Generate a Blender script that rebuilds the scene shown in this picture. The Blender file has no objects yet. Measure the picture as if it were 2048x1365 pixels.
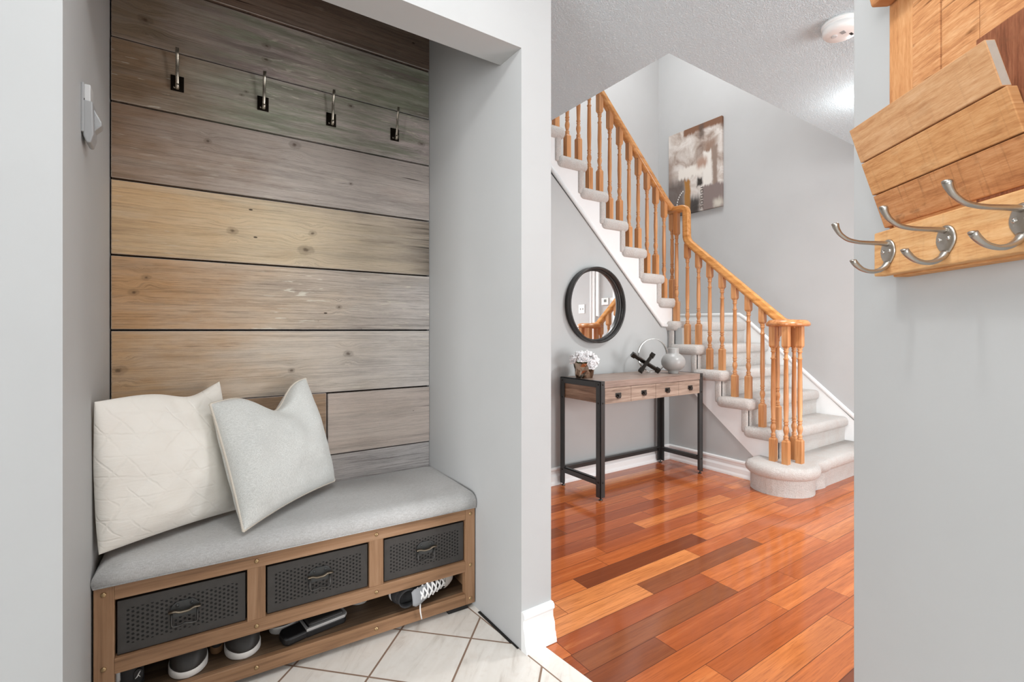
import bpy, bmesh, math, random
from mathutils import Vector, Matrix, noise as mnoise
random.seed(7)
SC = bpy.context.scene
COL = SC.collection
R = math.radians
PI = math.pi

# ------------------------------------------------------------------ camera, light, exposure
H_CAM = 1.12
cam_d = bpy.data.cameras.new('camera')
cam_d.sensor_width = 36.0
cam_d.lens = 966.0 / 2048.0 * 36.0
cam_d.shift_y = -21.5 / 2048.0
cam_d.clip_start = 0.02
cam = bpy.data.objects.new('camera', cam_d)
COL.objects.link(cam)
cam.location = (0, 0, H_CAM)
cam.rotation_euler = (PI / 2, 0, -R(34.1))
SC.camera = cam

SC.view_settings.view_transform = 'Standard'
SC.view_settings.look = 'None'
SC.view_settings.gamma = 1.0
SC.view_settings.use_curve_mapping = False
SC.view_settings.exposure = 0.0
SC.cycles.use_denoising = True
SC.cycles.max_bounces = 10
SC.cycles.diffuse_bounces = 6
SC.cycles.sample_clamp_indirect = 6.0

wd = bpy.data.worlds.new('daylight')
SC.world = wd
wd.use_nodes = True
wd.node_tree.nodes['Background'].inputs[0].default_value = (0.985, 0.99, 1.0, 1)
wd.node_tree.nodes['Background'].inputs[1].default_value = 0.5

def lamp(name, kind, loc, power, size=0.3, rot=(0, 0, 0), color=(1, 1, 1), sizey=None, spread=None):
    d = bpy.data.lights.new(name, kind)
    d.energy = power
    d.color = color
    if kind == 'AREA':
        d.size = size
        if sizey:
            d.shape = 'RECTANGLE'; d.size_y = sizey
        else:
            d.shape = 'DISK'
        if spread: d.spread = spread
    elif kind == 'POINT':
        d.shadow_soft_size = size
    o = bpy.data.objects.new(name, d)
    o.location = loc; o.rotation_euler = rot
    COL.objects.link(o)
    return o

# entry ceiling lamp, hall ceiling lamp, tall window light of the stairwell, added fills for entry, hall and niche
lamp('entry_ceiling_lamp', 'POINT', (0.48, 0.66, 2.40), 12.5, 0.06, color=(1, 0.995, 0.985))
lamp('entry_bounce_fill', 'AREA', (0.10, 0.40, 2.42), 12, 1.1, color=(1, 0.995, 0.99))  # added area fill, lifts the tiles, seat pad and pillows from above
lamp('hall_ceiling_lamp', 'AREA', (3.0, 0.95, 2.30), 25, 0.30, color=(1, 0.995, 0.985))
lamp('hall_lamp_glow', 'POINT', (3.16, 1.10, 2.34), 3.2, 0.05, color=(1, 0.995, 0.985))
lamp('stairwell_lamp', 'AREA', (3.3, 2.6, 4.9), 62, 1.2, color=(1, 1, 1))
lamp('hall_fill', 'AREA', (3.2, -1.9, 1.05), 92, 1.6, rot=(R(97), 0, R(4)), sizey=1.8, color=(0.98, 0.99, 1))  # added fill out of view, brightens the hall walls and ceiling
lamp('niche_fill', 'AREA', (-4.2, -0.9, 1.45), 165, 1.8, rot=(R(90), 0, R(-64)), sizey=2.0, color=(0.98, 0.99, 1))  # added fill from the left, brightens the niche's right side wall

# ------------------------------------------------------------------ material helpers
def s2l(c):
    c /= 255.0
    return c / 12.92 if c <= 0.04045 else ((c + 0.055) / 1.055) ** 2.4

def C(r, g, b, k=1.0):
    return (s2l(r) * k, s2l(g) * k, s2l(b) * k, 1.0)

class G:
    """small node-graph builder on a fresh material"""
    def __init__(self, name, rough=0.5, metal=0.0, spec=0.5):
        self.m = bpy.data.materials.new(name)
        self.m.use_nodes = True
        self.t = self.m.node_tree
        self.b = self.t.nodes['Principled BSDF']
        self.b.inputs['Roughness'].default_value = rough
        self.b.inputs['Metallic'].default_value = metal
        self.b.inputs['Specular IOR Level'].default_value = spec
        self._tc = None
    def n(self, typ, **kw):
        nd = self.t.nodes.new(typ)
        for k, v in kw.items(): setattr(nd, k, v)
        return nd
    def put(self, sock, v):
        if isinstance(v, bpy.types.NodeSocket): self.t.links.new(v, sock)
        elif isinstance(v, (tuple, list)):
            if len(v) == 3 and len(sock.default_value) == 4: v = tuple(v) + (1,)
            if len(v) == 4 and len(sock.default_value) == 3: v = v[:3]
            sock.default_value = v
        else: sock.default_value = v
    def co(self):
        if not self._tc: self._tc = self.n('ShaderNodeTexCoord').outputs['Object']
        return self._tc
    def xyz(self, v=None):
        s = self.n('ShaderNodeSeparateXYZ'); self.put(s.inputs[0], v or self.co()); return s.outputs[0], s.outputs[1], s.outputs[2]
    def vec(self, x=0., y=0., z=0.):
        s = self.n('ShaderNodeCombineXYZ')
        for i, a in enumerate((x, y, z)): self.put(s.inputs[i], a)
        return s.outputs[0]
    def M(self, op, a, b=0.0, c=None):
        s = self.n('ShaderNodeMath', operation=op)
        self.put(s.inputs[0], a); self.put(s.inputs[1], b)
        if c is not None: self.put(s.inputs[2], c)
        return s.outputs[0]
    def add(self, a, b): return self.M('ADD', a, b)
    def sub(self, a, b): return self.M('SUBTRACT', a, b)
    def mul(self, a, b): return self.M('MULTIPLY', a, b)
    def scale(self, v, sx, sy, sz):
        s = self.n('ShaderNodeVectorMath', operation='MULTIPLY'); self.put(s.inputs[0], v); s.inputs[1].default_value = (sx, sy, sz); return s.outputs[0]
    def noise(self, v, sc=5., det=4., rough=0.55, dist=0., col=False):
        s = self.n('ShaderNodeTexNoise'); self.put(s.inputs['Vector'], v)
        s.inputs['Scale'].default_value = sc; s.inputs['Detail'].default_value = det
        s.inputs['Roughness'].default_value = rough; s.inputs['Distortion'].default_value = dist
        return s.outputs['Color' if col else 'Fac']
    def white(self, v, col=False):
        s = self.n('ShaderNodeTexWhiteNoise'); self.put(s.inputs['Vector'], v); return s.outputs['Color' if col else 'Value']
    def voro(self, v, sc, feat='F1', out='Distance'):
        s = self.n('ShaderNodeTexVoronoi', feature=feat); self.put(s.inputs['Vector'], v); s.inputs['Scale'].default_value = sc; return s.outputs[out]
    def ramp(self, f, stops):
        s = self.n('ShaderNodeValToRGB'); self.put(s.inputs[0], f)
        e = s.color_ramp.elements
        while len(e) < len(stops): e.new(0.5)
        for el, (p, c) in zip(e, stops):
            el.position = p
            el.color = c if isinstance(c, tuple) else (c, c, c, 1)
        return s.outputs[0]
    def sm(self, f, a, b, lo=0., hi=1.):
        s = self.n('ShaderNodeMapRange', interpolation_type='SMOOTHSTEP'); self.put(s.inputs[0], f)
        for i, v in enumerate((a, b, lo, hi)): s.inputs[i + 1].default_value = v
        return s.outputs[0]
    def mix(self, f, a, b, blend='MIX'):
        s = self.n('ShaderNodeMix', data_type='RGBA', blend_type=blend)
        self.put(s.inputs[0], f); self.put(s.inputs[6], a); self.put(s.inputs[7], b)
        return s.outputs[2]
    def color(self, c): self.put(self.b.inputs['Base Color'], c)
    def rough(self, c): self.put(self.b.inputs['Roughness'], c)
    def bump(self, h, st=0.3, dist=0.002):
        s = self.n('ShaderNodeBump'); self.put(s.inputs['Height'], h)
        s.inputs['Strength'].default_value = st; s.inputs['Distance'].default_value = dist
        self.t.links.new(s.outputs[0], self.b.inputs['Normal'])

def flat(name, col, rough=0.5, metal=0.0, var=0.06, nscale=60., bump=0.0, bdist=0.001, spec=0.5):
    g = G(name, rough, metal, spec)
    f = g.noise(g.co(), nscale, 4)
    dark = tuple(c * (1 - var) for c in col[:3]) + (1,)
    lite = tuple(min(1, c * (1 + var)) for c in col[:3]) + (1,)
    g.color(g.mix(f, dark, lite))
    if bump: g.bump(f, bump, bdist)
    return g.m

def wall_paint(name, col):
    g = G(name, 0.6, 0, 0.3)
    f = g.noise(g.co(), 2.2, 3); f2 = g.noise(g.co(), 9., 5)
    c = g.mix(g.sm(f, 0.3, 0.7), tuple(x * 0.965 for x in col[:3]), col)
    c = g.mix(g.mul(g.sm(f2, 0.55, 0.75), 0.25), c, tuple(x * 0.93 for x in col[:3]))
    g.color(c)
    g.bump(g.noise(g.co(), 180., 3), 0.06, 0.001)
    return g.m

def textured_ceiling(name, col):
    g = G(name, 0.7, 0, 0.25)
    g.color(col)
    h = g.add(g.noise(g.co(), 140., 3, 0.6), g.mul(g.noise(g.co(), 280., 2), 0.5))
    g.bump(g.sm(h, 0.55, 0.95), 0.8, 0.006)
    return g.m

def carpet_mat(name):
    g = G(name, 0.95, 0, 0.1)
    f = g.noise(g.co(), 420., 2, 0.7); f2 = g.noise(g.co(), 14., 4); f3 = g.noise(g.co(), 95., 3)
    c = g.ramp(f, [(0.30, C(168, 160, 153)), (0.5, C(224, 220, 215)), (0.68, C(244, 242, 239))])
    c = g.mix(g.sm(f2, 0.42, 0.68), c, g.mix(0.4, c, C(214, 200, 192)))
    c = g.mix(g.mul(g.sm(f3, 0.5, 0.8), 0.25), c, C(235, 230, 226))
    g.color(c)
    g.bump(g.add(g.noise(g.co(), 260., 3, 0.7), f3), 0.9, 0.008)
    g.b.inputs['Sheen Weight'].default_value = 0.25
    return g.m

def plain_wood(name, dark, mid, lite, axis=0, freq=1.0, rough=0.4, contrast=1.0, bump=0.08):
    g = G(name, rough)
    sc = [34., 34., 34.]; sc[axis] = 2.2
    v = g.scale(g.co(), *[s * freq for s in sc])
    f = g.noise(v, 1.0, 6, 0.6, 0.4)
    sc2 = [150.] * 3; sc2[axis] = 5.
    f2 = g.noise(g.scale(g.co(), *[s * freq for s in sc2]), 1.0, 4, 0.6)
    ff = g.add(g.mul(f, 0.7), g.mul(f2, 0.3))
    k = 0.16 / contrast
    g.color(g.ramp(ff, [(0.5 - k, dark), (0.5, mid), (0.5 + k, lite)]))
    g.bump(ff, bump, 0.002)
    return g.m

def reclaimed(name, cl, cm, cr, z0, z1, green=0.0, purple=0.0, rust=0.25, chalk=0.2, knots=(), fade=None, seed=0.0, deep=0.5):
    """weathered barn board: three colours along its length, grain, patches, knots, chalky flecks"""
    g = G(name, 0.85, 0, 0.15)
    x, y, z = g.xyz()
    warp = g.mul(g.sub(g.noise(g.vec(g.mul(x, 2.5), seed, g.mul(z, 7.)), 1., 3), 0.5), 0.018)
    zk = g.add(z, warp)
    kmask = None
    for (kx, kz, kr) in knots:
        dx = g.mul(g.sub(x, kx), 1.0 / (kr * 1.5)); dz = g.mul(g.sub(z, kz), 1.0 / kr)
        d = g.add(g.M('SQRT', g.add(g.mul(dx, dx), g.mul(dz, dz))), g.mul(g.sub(g.noise(g.co(), 60., 3), 0.5), 0.7))
        m = g.sm(d, 0.25, 1.0, 1., 0.)
        halo = g.sm(d, 0.9, 3.2, 1., 0.)
        zk = g.add(zk, g.mul(g.mul(halo, dz), kr * 0.55))
        ring = g.mul(m, g.add(0.70, g.mul(g.M('SINE', g.add(g.mul(d, 8.), 1.2)), 0.28)))
        kmask = ring if kmask is None else g.M('MAXIMUM', kmask, ring)
    g1 = g.noise(g.vec(g.mul(x, 2.0), seed + 3.1, g.mul(zk, 150.)), 1., 9, 0.72)
    g2 = g.noise(g.vec(g.mul(x, 16.), seed + 7.7, g.mul(zk, 620.)), 1., 5, 0.75)
    g3 = g.noise(g.vec(g.mul(x, 1.2), seed + 1.3, g.mul(zk, 26.)), 1., 4, 0.55)
    big = g.noise(g.vec(g.mul(x, 3.2), seed + 5.5, g.mul(z, 9.)), 1., 4, 0.6)
    t = g.add(g.mul(g.sub(x, -0.21), 1 / 1.19), g.mul(g.sub(big, 0.5), 0.7))
    base = g.ramp(t, [(0.03, cl), (0.45, cm), (0.97, cr)])
    base = g.mix(g.mul(g.sm(big, 0.5, 0.72), rust), base, C(150, 108, 70))
    if green:
        gm = g.sm(g.add(g.mul(g.noise(g.vec(g.mul(x, 2.2), seed + 9., g.mul(z, 26.)), 1., 7, 0.7), 0.6), g.mul(g1, 0.4)), 0.42, 0.58)
        base = g.mix(g.mul(gm, g.mul(g.sm(x, -0.1, 0.25), green)), base, C(146, 154, 132))
    if purple:
        pm = g.sm(g.add(g.mul(g.noise(g.vec(g.mul(x, 1.8), seed + 15., g.mul(z, 20.)), 1., 7, 0.68), 0.6), g.mul(g1, 0.4)), 0.47, 0.62)
        base = g.mix(g.mul(pm, g.mul(g.sm(x, -0.15, 0.2), purple)), base, C(138, 122, 122))
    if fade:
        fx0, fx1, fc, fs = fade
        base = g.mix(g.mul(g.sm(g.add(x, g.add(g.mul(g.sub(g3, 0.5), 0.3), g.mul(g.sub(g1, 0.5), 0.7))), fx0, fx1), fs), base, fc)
    gd = g.sm(g.add(g.mul(g1, 0.5), g.mul(g2, 0.5)), 0.37, 0.56, 1., 0.)
    base = g.mix(g.mul(gd, deep), base, g.mix(0.72, base, (0.03, 0.02, 0.014, 1)))
    bl = g.sm(g.noise(g.vec(g.mul(x, 1.7), seed + 21., g.mul(zk, 17.)), 1., 6, 0.6), 0.48, 0.70)
    base = g.mix(g.mul(bl, 0.42), base, g.mix(0.6, base, (0.05, 0.042, 0.036, 1)))
    gl = g.sm(g3, 0.5, 0.7)
    base = g.mix(g.mul(gl, 0.3), base, g.mix(0.35, base, (0.75, 0.70, 0.62, 1)))
    ch = g.mul(g.sm(g.noise(g.vec(g.mul(x, 12.), seed + 2., g.mul(zk, 90.)), 1., 3, 0.5), 0.63, 0.70), g.sm(g.noise(g.vec(g.mul(x, 2.), seed + 4., g.mul(z, 4.)), 1., 2), 0.42, 0.6))
    base = g.mix(g.mul(ch, chalk), base, C(226, 220, 205))
    crack = g.sm(g.noise(g.vec(g.mul(x, 2.2), seed + 11., g.mul(zk, 60.)), 1., 2, 0.5), 0.245, 0.285, 1., 0.)
    base = g.mix(g.mul(crack, 0.8), base, (0.02, 0.014, 0.01, 1))
    # nail holes and wormholes
    hole = g.sm(g.voro(g.vec(g.mul(x, 5.), seed, g.mul(z, 11.)), 1.0), 0.028, 0.042, 1., 0.)
    base = g.mix(g.mul(hole, 0.85), base, (0.02, 0.012, 0.008, 1))
    if kmask is not None: base = g.mix(g.mul(kmask, 0.78), base, C(70, 54, 42))
    g.color(base)
    g.bump(g.add(g.mul(g1, 0.8), g.mul(g2, 0.5)), 0.45, 0.004)
    return g.m

def hardwood(name):
    g = G(name, 0.14, 0, 0.5)
    x, y, z = g.xyz()
    w = 0.0955
    yy = g.mul(g.sub(y, 1.454), 1 / w)
    row = g.M('FLOOR', yy)
    r1 = g.white(g.vec(row, 1.7, 0.3))
    xx = g.mul(g.add(x, g.mul(r1, 4.3)), 1 / 0.86)
    colm = g.M('FLOOR', xx)
    idv = g.vec(row, colm, 0.5)
    rnd = g.white(idv); rnd2 = g.white(g.vec(colm, row, 8.5))
    gv = g.vec(g.add(g.mul(x, 1.6), g.mul(rnd, 40.)), g.add(g.mul(y, 30.), g.mul(rnd2, 60.)), 0.)
    gr = g.noise(gv, 1., 5, 0.6, 0.6)
    gr2 = g.noise(g.vec(g.add(g.mul(x, 9.), g.mul(rnd, 20.)), g.mul(y, 190.), 0.), 1., 3, 0.6)
    base = g.ramp(rnd, [(0.0, C(150, 76, 42)), (0.15, C(174, 90, 48)), (0.45, C(196, 106, 56)), (0.75, C(212, 122, 66)), (1.0, C(230, 150, 88))])
    base = g.mix(g.sm(gr, 0.32, 0.66), g.mix(0.35, base, C(120, 56, 30)), base)
    base = g.mix(g.mul(g.sm(gr, 0.56, 0.72), 0.35), base, C(222, 146, 90))
    base = g.mix(g.mul(g.sm(gr2, 0.48, 0.68), 0.4), base, C(132, 66, 36))
    dk = g.mul(g.sm(g.white(g.vec(row, colm, 21.)), 0.92, 0.94), 0.7)
    base = g.mix(dk, base, C(96, 52, 36))
    fy = g.M('FRACT', yy); fx = g.M('FRACT', xx)
    ey = g.M('MINIMUM', fy, g.sub(1., fy)); ex = g.M('MINIMUM', fx, g.sub(1., fx))
    seam = g.M('MAXIMUM', g.sm(ey, 0.008, 0.018, 1., 0.), g.sm(ex, 0.0009, 0.0019, 1., 0.))
    base = g.mix(g.mul(seam, 0.75), base, C(58, 24, 12))
    g.color(base)
    g.rough(g.add(0.08, g.mul(gr, 0.08)))
    g.bump(g.sub(g.mul(gr2, 0.15), seam), 0.12, 0.002)
    return g.m

def entry_tile(name):
    g = G(name, 0.28, 0, 0.45)
    x, y, z = g.xyz()
    p = g.mul(g.add(x, y), 0.70711); q = g.mul(g.sub(y, x), 0.70711)
    pp = g.mul(g.sub(p, 1.692), 1 / 0.251); qq = g.mul(g.sub(q, 0.477), 1 / 0.271)
    border = g.sm(g.add(x, g.mul(g.sub(y, 1.364), 0.085)), 0.9735, 0.9745)
    fp = g.M('FRACT', pp); fq = g.M('FRACT', qq)
    e = g.M('MINIMUM', g.M('MINIMUM', fp, g.sub(1., fp)), g.M('MINIMUM', fq, g.sub(1., fq)))
    bl = g.M('ABSOLUTE', g.sub(g.add(x, g.mul(g.sub(y, 1.364), 0.085)), 0.9745))
    grout = g.mul(g.sm(e, 0.010, 0.016, 1., 0.), g.sub(1., border))
    grout = g.M('MAXIMUM', grout, g.sm(bl, 0.002, 0.0032, 1., 0.))
    tid = g.white(g.vec(g.M('FLOOR', pp), g.M('FLOOR', qq), border))
    v = g.noise(g.vec(g.add(g.mul(p, 3.), g.mul(tid, 9.)), g.mul(q, 14.), 0.), 1., 5, 0.6, 1.2)
    v2 = g.noise(g.co(), 30., 4)
    base = g.ramp(v, [(0.30, C(210, 201, 191)), (0.45, C(236, 230, 222)), (0.7, C(245, 240, 233))])
    base = g.mix(g.mul(g.sm(v2, 0.5, 0.75), 0.3), base, C(220, 207, 194))
    base = g.mix(g.mul(tid, 0.12), base, C(226, 218, 208))
    base = g.mix(grout, base, C(142, 116, 98))
    g.color(base)
    g.rough(g.add(0.22, g.mul(grout, 0.6)))
    g.bump(g.sub(1., grout), 0.25, 0.002)
    return g.m

def perforated(name, cx0, cx1, cz0, cz1):
    """black sheet metal with staggered round perforations inside a rectangle (drawer-local x,z)"""
    g = G(name, 0.42, 0.3, 0.5)
    x, y, z = g.xyz()
    dx, dz = 0.0112, 0.0128
    u = g.mul(g.sub(x, cx0), 1 / dx)
    cu = g.M('FLOOR', u)
    off = g.mul(g.M('MODULO', cu, 2.0), 0.5)
    vv = g.add(g.mul(g.sub(z, cz0), 1 / dz), off)
    fu = g.mul(g.sub(g.M('FRACT', u), 0.5), dx); fv = g.mul(g.sub(g.M('FRACT', vv), 0.5), dz)
    d = g.M('SQRT', g.add(g.mul(fu, fu), g.mul(fv, fv)))
    hole = g.sm(d, 0.0031, 0.0037, 1., 0.)
    inx = g.mul(g.M('GREATER_THAN', x, cx0), g.M('LESS_THAN', x, cx1))
    inz = g.mul(g.M('GREATER_THAN', z, cz0), g.M('LESS_THAN', z, cz1))
    hole = g.mul(hole, g.mul(inx, inz))
    f = g.noise(g.co(), 40., 4)
    base = g.mix(f, C(58, 55, 53), C(74, 71, 69))
    sp = g.sm(g.noise(g.co(), 300., 2), 0.74, 0.78)
    base = g.mix(g.mul(sp, 0.35), base, C(130, 125, 120))
    g.color(g.mix(hole, base, (0.003, 0.003, 0.003, 1)))
    g.bump(g.sub(0., hole), 0.6, 0.003)
    return g.m

def linen(name, c1, c2, freq=900., b=0.35, dist=0.0012, spots=0.0):
    g = G(name, 0.92, 0, 0.12)
    x, y, z = g.xyz()
    wx = g.noise(g.scale(g.co(), freq * 0.12, freq, freq), 1., 2, 0.6)
    wz = g.noise(g.scale(g.co(), freq, freq, freq * 0.12), 1., 2, 0.6)
    f = g.add(g.mul(wx, 0.5), g.mul(wz, 0.5))
    big = g.noise(g.co(), 7., 4)
    c = g.ramp(f, [(0.36, c1), (0.62, c2)])
    c = g.mix(g.mul(g.sm(big, 0.45, 0.7), 0.22), c, tuple(k * 0.86 for k in c1[:3]))
    if spots:
        s = g.sm(g.noise(g.co(), 120., 2), 0.72, 0.76)
        c = g.mix(g.mul(s, spots), c, C(92, 76, 62))
    g.color(c)
    g.bump(f, b, dist)
    g.b.inputs['Sheen Weight'].default_value = 0.2
    return g.m

def quilted(name):
    g = G(name, 0.9, 0, 0.12)
    x, y, z = g.xyz()
    nz = g.mul(g.sub(g.noise(g.co(), 9., 3), 0.5), 0.035)
    lines = None
    for (a, b, per) in ((0.82, 0.57, 0.048), (-0.8, 0.6, 0.074), (0.15, 0.99, 0.060)):
        t = g.add(g.add(g.mul(x, a), g.mul(z, b)), nz)
        fr = g.M('FRACT', g.mul(t, 1 / per))
        l = g.sm(g.M('ABSOLUTE', g.sub(fr, 0.5)), 0.0, 0.09, 0., 1.)
        k = g.sm(g.noise(g.scale(g.co(), 1., 1., 1.), 8. + 40 * per, 2), 0.38, 0.6)
        l = g.sub(1., g.mul(g.sub(1., l), k))
        lines = l if lines is None else g.M('MINIMUM', lines, l)
    wr = g.noise(g.scale(g.co(), 6., 6., 22.), 1., 5, 0.6, 0.8)
    base = g.mix(g.noise(g.co(), 9., 4), C(240, 234, 224), C(250, 247, 241))
    base = g.mix(g.mul(g.sub(1., lines), 0.05), base, C(206, 196, 182))
    g.color(base)
    g.bump(g.add(g.mul(lines, 0.35), g.mul(wr, 0.9)), 0.5, 0.006)
    g.b.inputs['Sheen Weight'].default_value = 0.2
    return g.m

def brushed(name, col, rough=0.3, sc=400.):
    g = G(name, rough, 1.0)
    f = g.noise(g.scale(g.co(), sc * 0.2, sc, sc), 1., 2)
    g.color(g.mix(f, tuple(c * 0.85 for c in col[:3]), col))
    g.rough(g.add(rough - 0.06, g.mul(f, 0.14)))
    return g.m

WALL = C(188, 189, 189)
MAT = {}
MAT['wall'] = wall_paint('grey_wall_paint', WALL)
MAT['wall_cooled'] = wall_paint('wall_paint_cooled', C(191, 194, 194))  # same grey paint, cool tint baked in against red bounce from the floor
MAT['white'] = flat('white_trim_paint', C(240, 241, 241), 0.38, 0, 0.02, 20.)
MAT['ceil'] = textured_ceiling('knockdown_ceiling', C(228, 245, 252))
MAT['floor'] = hardwood('cherry_hardwood')
MAT['tile'] = entry_tile('beige_marble_tile')
MAT['carpet'] = carpet_mat('cream_carpet')
MAT['oak_z'] = plain_wood('oak_vertical', C(172, 112, 64), C(203, 143, 92), C(222, 170, 120), axis=2, rough=0.32)
MAT['oak_y'] = plain_wood('oak_rail', C(176, 114, 56), C(205, 143, 80), C(222, 164, 100), axis=1, rough=0.25)
MAT['oak_x'] = plain_wood('oak_rail_upper', C(174, 112, 60), C(202, 141, 82), C(220, 162, 102), axis=0, rough=0.25)
MAT['oak_dark'] = plain_wood('oak_volute', C(164, 104, 60), C(190, 128, 80), C(208, 150, 100), axis=0, rough=0.22)
MAT['bench_x'] = plain_wood('bench_rail_wood', C(110, 78, 52), C(148, 111, 80), C(170, 134, 104), axis=0, rough=0.55, contrast=0.9)
MAT['bench_z'] = plain_wood('bench_stile_wood', C(112, 80, 54), C(150, 113, 82), C(168, 132, 102), axis=2, rough=0.55, contrast=0.9)
MAT['shelf'] = plain_wood('bench_shelf_wood', C(70, 54, 40), C(100, 78, 58), C(122, 98, 76), axis=0, rough=0.6)
MAT['black_metal'] = flat('black_powder_coat', C(68, 69, 69), 0.38, 0.4, 0.08, 30.)
MAT['void'] = flat('dark_gap', (0.012, 0.010, 0.009, 1), 0.9)
MAT['brass'] = flat('brass_stud', C(178, 150, 112), 0.32, 0.9, 0.1, 80.)
MAT['console_x'] = plain_wood('console_front_wood', C(112, 92, 80), C(158, 137, 122), C(186, 166, 150), axis=0, rough=0.5, freq=1.3, contrast=1.1)
MAT['console_top'] = plain_wood('console_top_wood', C(120, 102, 92), C(152, 132, 121), C(172, 152, 140), axis=0, rough=0.42, freq=1.2)
MAT['console_y'] = plain_wood('console_side_wood', C(92, 66, 48), C(142, 110, 88), C(172, 142, 118), axis=1, rough=0.5, freq=1.3, contrast=1.2)
MAT['pewter'] = brushed('dark_pewter', C(92, 90, 88), 0.35)
MAT['nickel'] = brushed('brushed_nickel', C(190, 184, 176), 0.34)
MAT['bronze'] = brushed('dark_bronze_hook', C(186, 178, 164), 0.28)
MAT['worn_metal'] = brushed('worn_dark_metal', C(142, 130, 114), 0.36)
MAT['bronze_dark'] = brushed('oiled_bronze_plate', C(52, 46, 40), 0.35)
MAT['chrome'] = brushed('polished_chrome', C(214, 212, 208), 0.12)
MAT['gunmetal'] = flat('gunmetal_bar', C(54, 50, 46), 0.22, 0.75, 0.1, 40.)
MAT['mirror'] = G('mirror_glass', 0.0, 1.0).m
MAT['mirror'].node_tree.nodes['Principled BSDF'].inputs['Base Color'].default_value = (0.93, 0.94, 0.94, 1)
MAT['frame_black'] = plain_wood('black_mirror_frame', C(34, 32, 31), C(48, 46, 45), C(66, 63, 61), axis=2, rough=0.35)
MAT['ceramic'] = flat('grey_ceramic', C(162, 162, 160), 0.33, 0, 0.02, 20.)
MAT['plastic'] = flat('white_plastic', C(238, 238, 236), 0.4, 0, 0.02, 20.)
MAT['plastic_grey'] = flat('grey_plastic', C(158, 159, 160), 0.4, 0, 0.03, 20.)
MAT['plastic_pale'] = flat('pale_plastic', C(200, 201, 201), 0.35, 0, 0.03, 20.)
MAT['screen'] = flat('lcd_screen', C(120, 124, 122), 0.25)
MAT['petal'] = flat('white_petal', C(246, 245, 246), 0.7, 0, 0.03, 50.)
MAT['leaf'] = flat('green_sepal', C(88, 104, 66), 0.6, 0, 0.15, 50.)
MAT['shoe_black'] = flat('black_canvas', C(46, 45, 46), 0.85, 0, 0.15, 500., 0.3, 0.0006)
MAT['shoe_leather'] = flat('black_leather', C(52, 49, 47), 0.5, 0, 0.1, 120., 0.15, 0.0006)
MAT['shoe_grey'] = flat('grey_canvas', C(150, 151, 154), 0.85, 0, 0.1, 500., 0.3, 0.0006)
MAT['rubber_white'] = flat('white_rubber', C(232, 229, 225), 0.5, 0, 0.05, 40.)
MAT['rubber_black'] = flat('black_rubber', C(28, 27, 28), 0.5, 0, 0.1, 40.)
MAT['gum'] = flat('brown_rubber_sole', C(132, 98, 66), 0.6, 0, 0.1, 40.)
MAT['lace'] = flat('white_lace', C(242, 241, 240), 0.85, 0, 0.05, 300.)
MAT['satin_grey'] = flat('silver_edge', C(186, 184, 182), 0.4, 0.2, 0.05, 40.)
MAT['cushion'] = linen('grey_bench_linen', C(172, 170, 168), C(204, 203, 202), 700., 0.3, 0.001, spots=0.12)
MAT['pillow_grey'] = linen('pale_grey_linen', C(194, 195, 191), C(234, 235, 232), 800., 0.4, 0.0012)
MAT['pillow_white'] = quilted('white_quilted_cotton')
MAT['piping'] = flat('cream_braid', C(226, 217, 204), 0.9, 0, 0.12, 400., 0.4, 0.001)

# ------------------------------------------------------------------ mesh helpers
def box(bm, x0, x1, y0, y1, z0, z1, mi=0):
    vs = [bm.verts.new(p) for p in ((x0, y0, z0), (x1, y0, z0), (x1, y1, z0), (x0, y1, z0), (x0, y0, z1), (x1, y0, z1), (x1, y1, z1), (x0, y1, z1))]
    for f in ((0, 3, 2, 1), (4, 5, 6, 7), (0, 1, 5, 4), (1, 2, 6, 5), (2, 3, 7, 6), (3, 0, 4, 7)):
        fc = bm.faces.new([vs[i] for i in f]); fc.material_index = mi
    return vs

def loft(bm, rings, closed=True, cap=True, mi=0, smooth=True):
    rv = [[bm.verts.new(p) for p in r] for r in rings]
    n = len(rv[0])
    for a, b in zip(rv[:-1], rv[1:]):
        for i in range(n if closed else n - 1):
            j = (i + 1) % n
            f = bm.faces.new((a[i], a[j], b[j], b[i])); f.material_index = mi; f.smooth = smooth
    if cap and closed:
        f = bm.faces.new(list(reversed(rv[0]))); f.material_index = mi
        f = bm.faces.new(rv[-1]); f.material_index = mi
    return rv

def lathe(bm, prof, cx=0., cy=0., n=24, z0=0., mi=0, cap=True, smooth=True):
    rings = []
    for r, z in prof:
        rings.append([(cx + max(r, 1e-4) * math.cos(2 * PI * i / n), cy + max(r, 1e-4) * math.sin(2 * PI * i / n), z0 + z) for i in range(n)])
    return loft(bm, rings, True, cap, mi, smooth)

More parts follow.
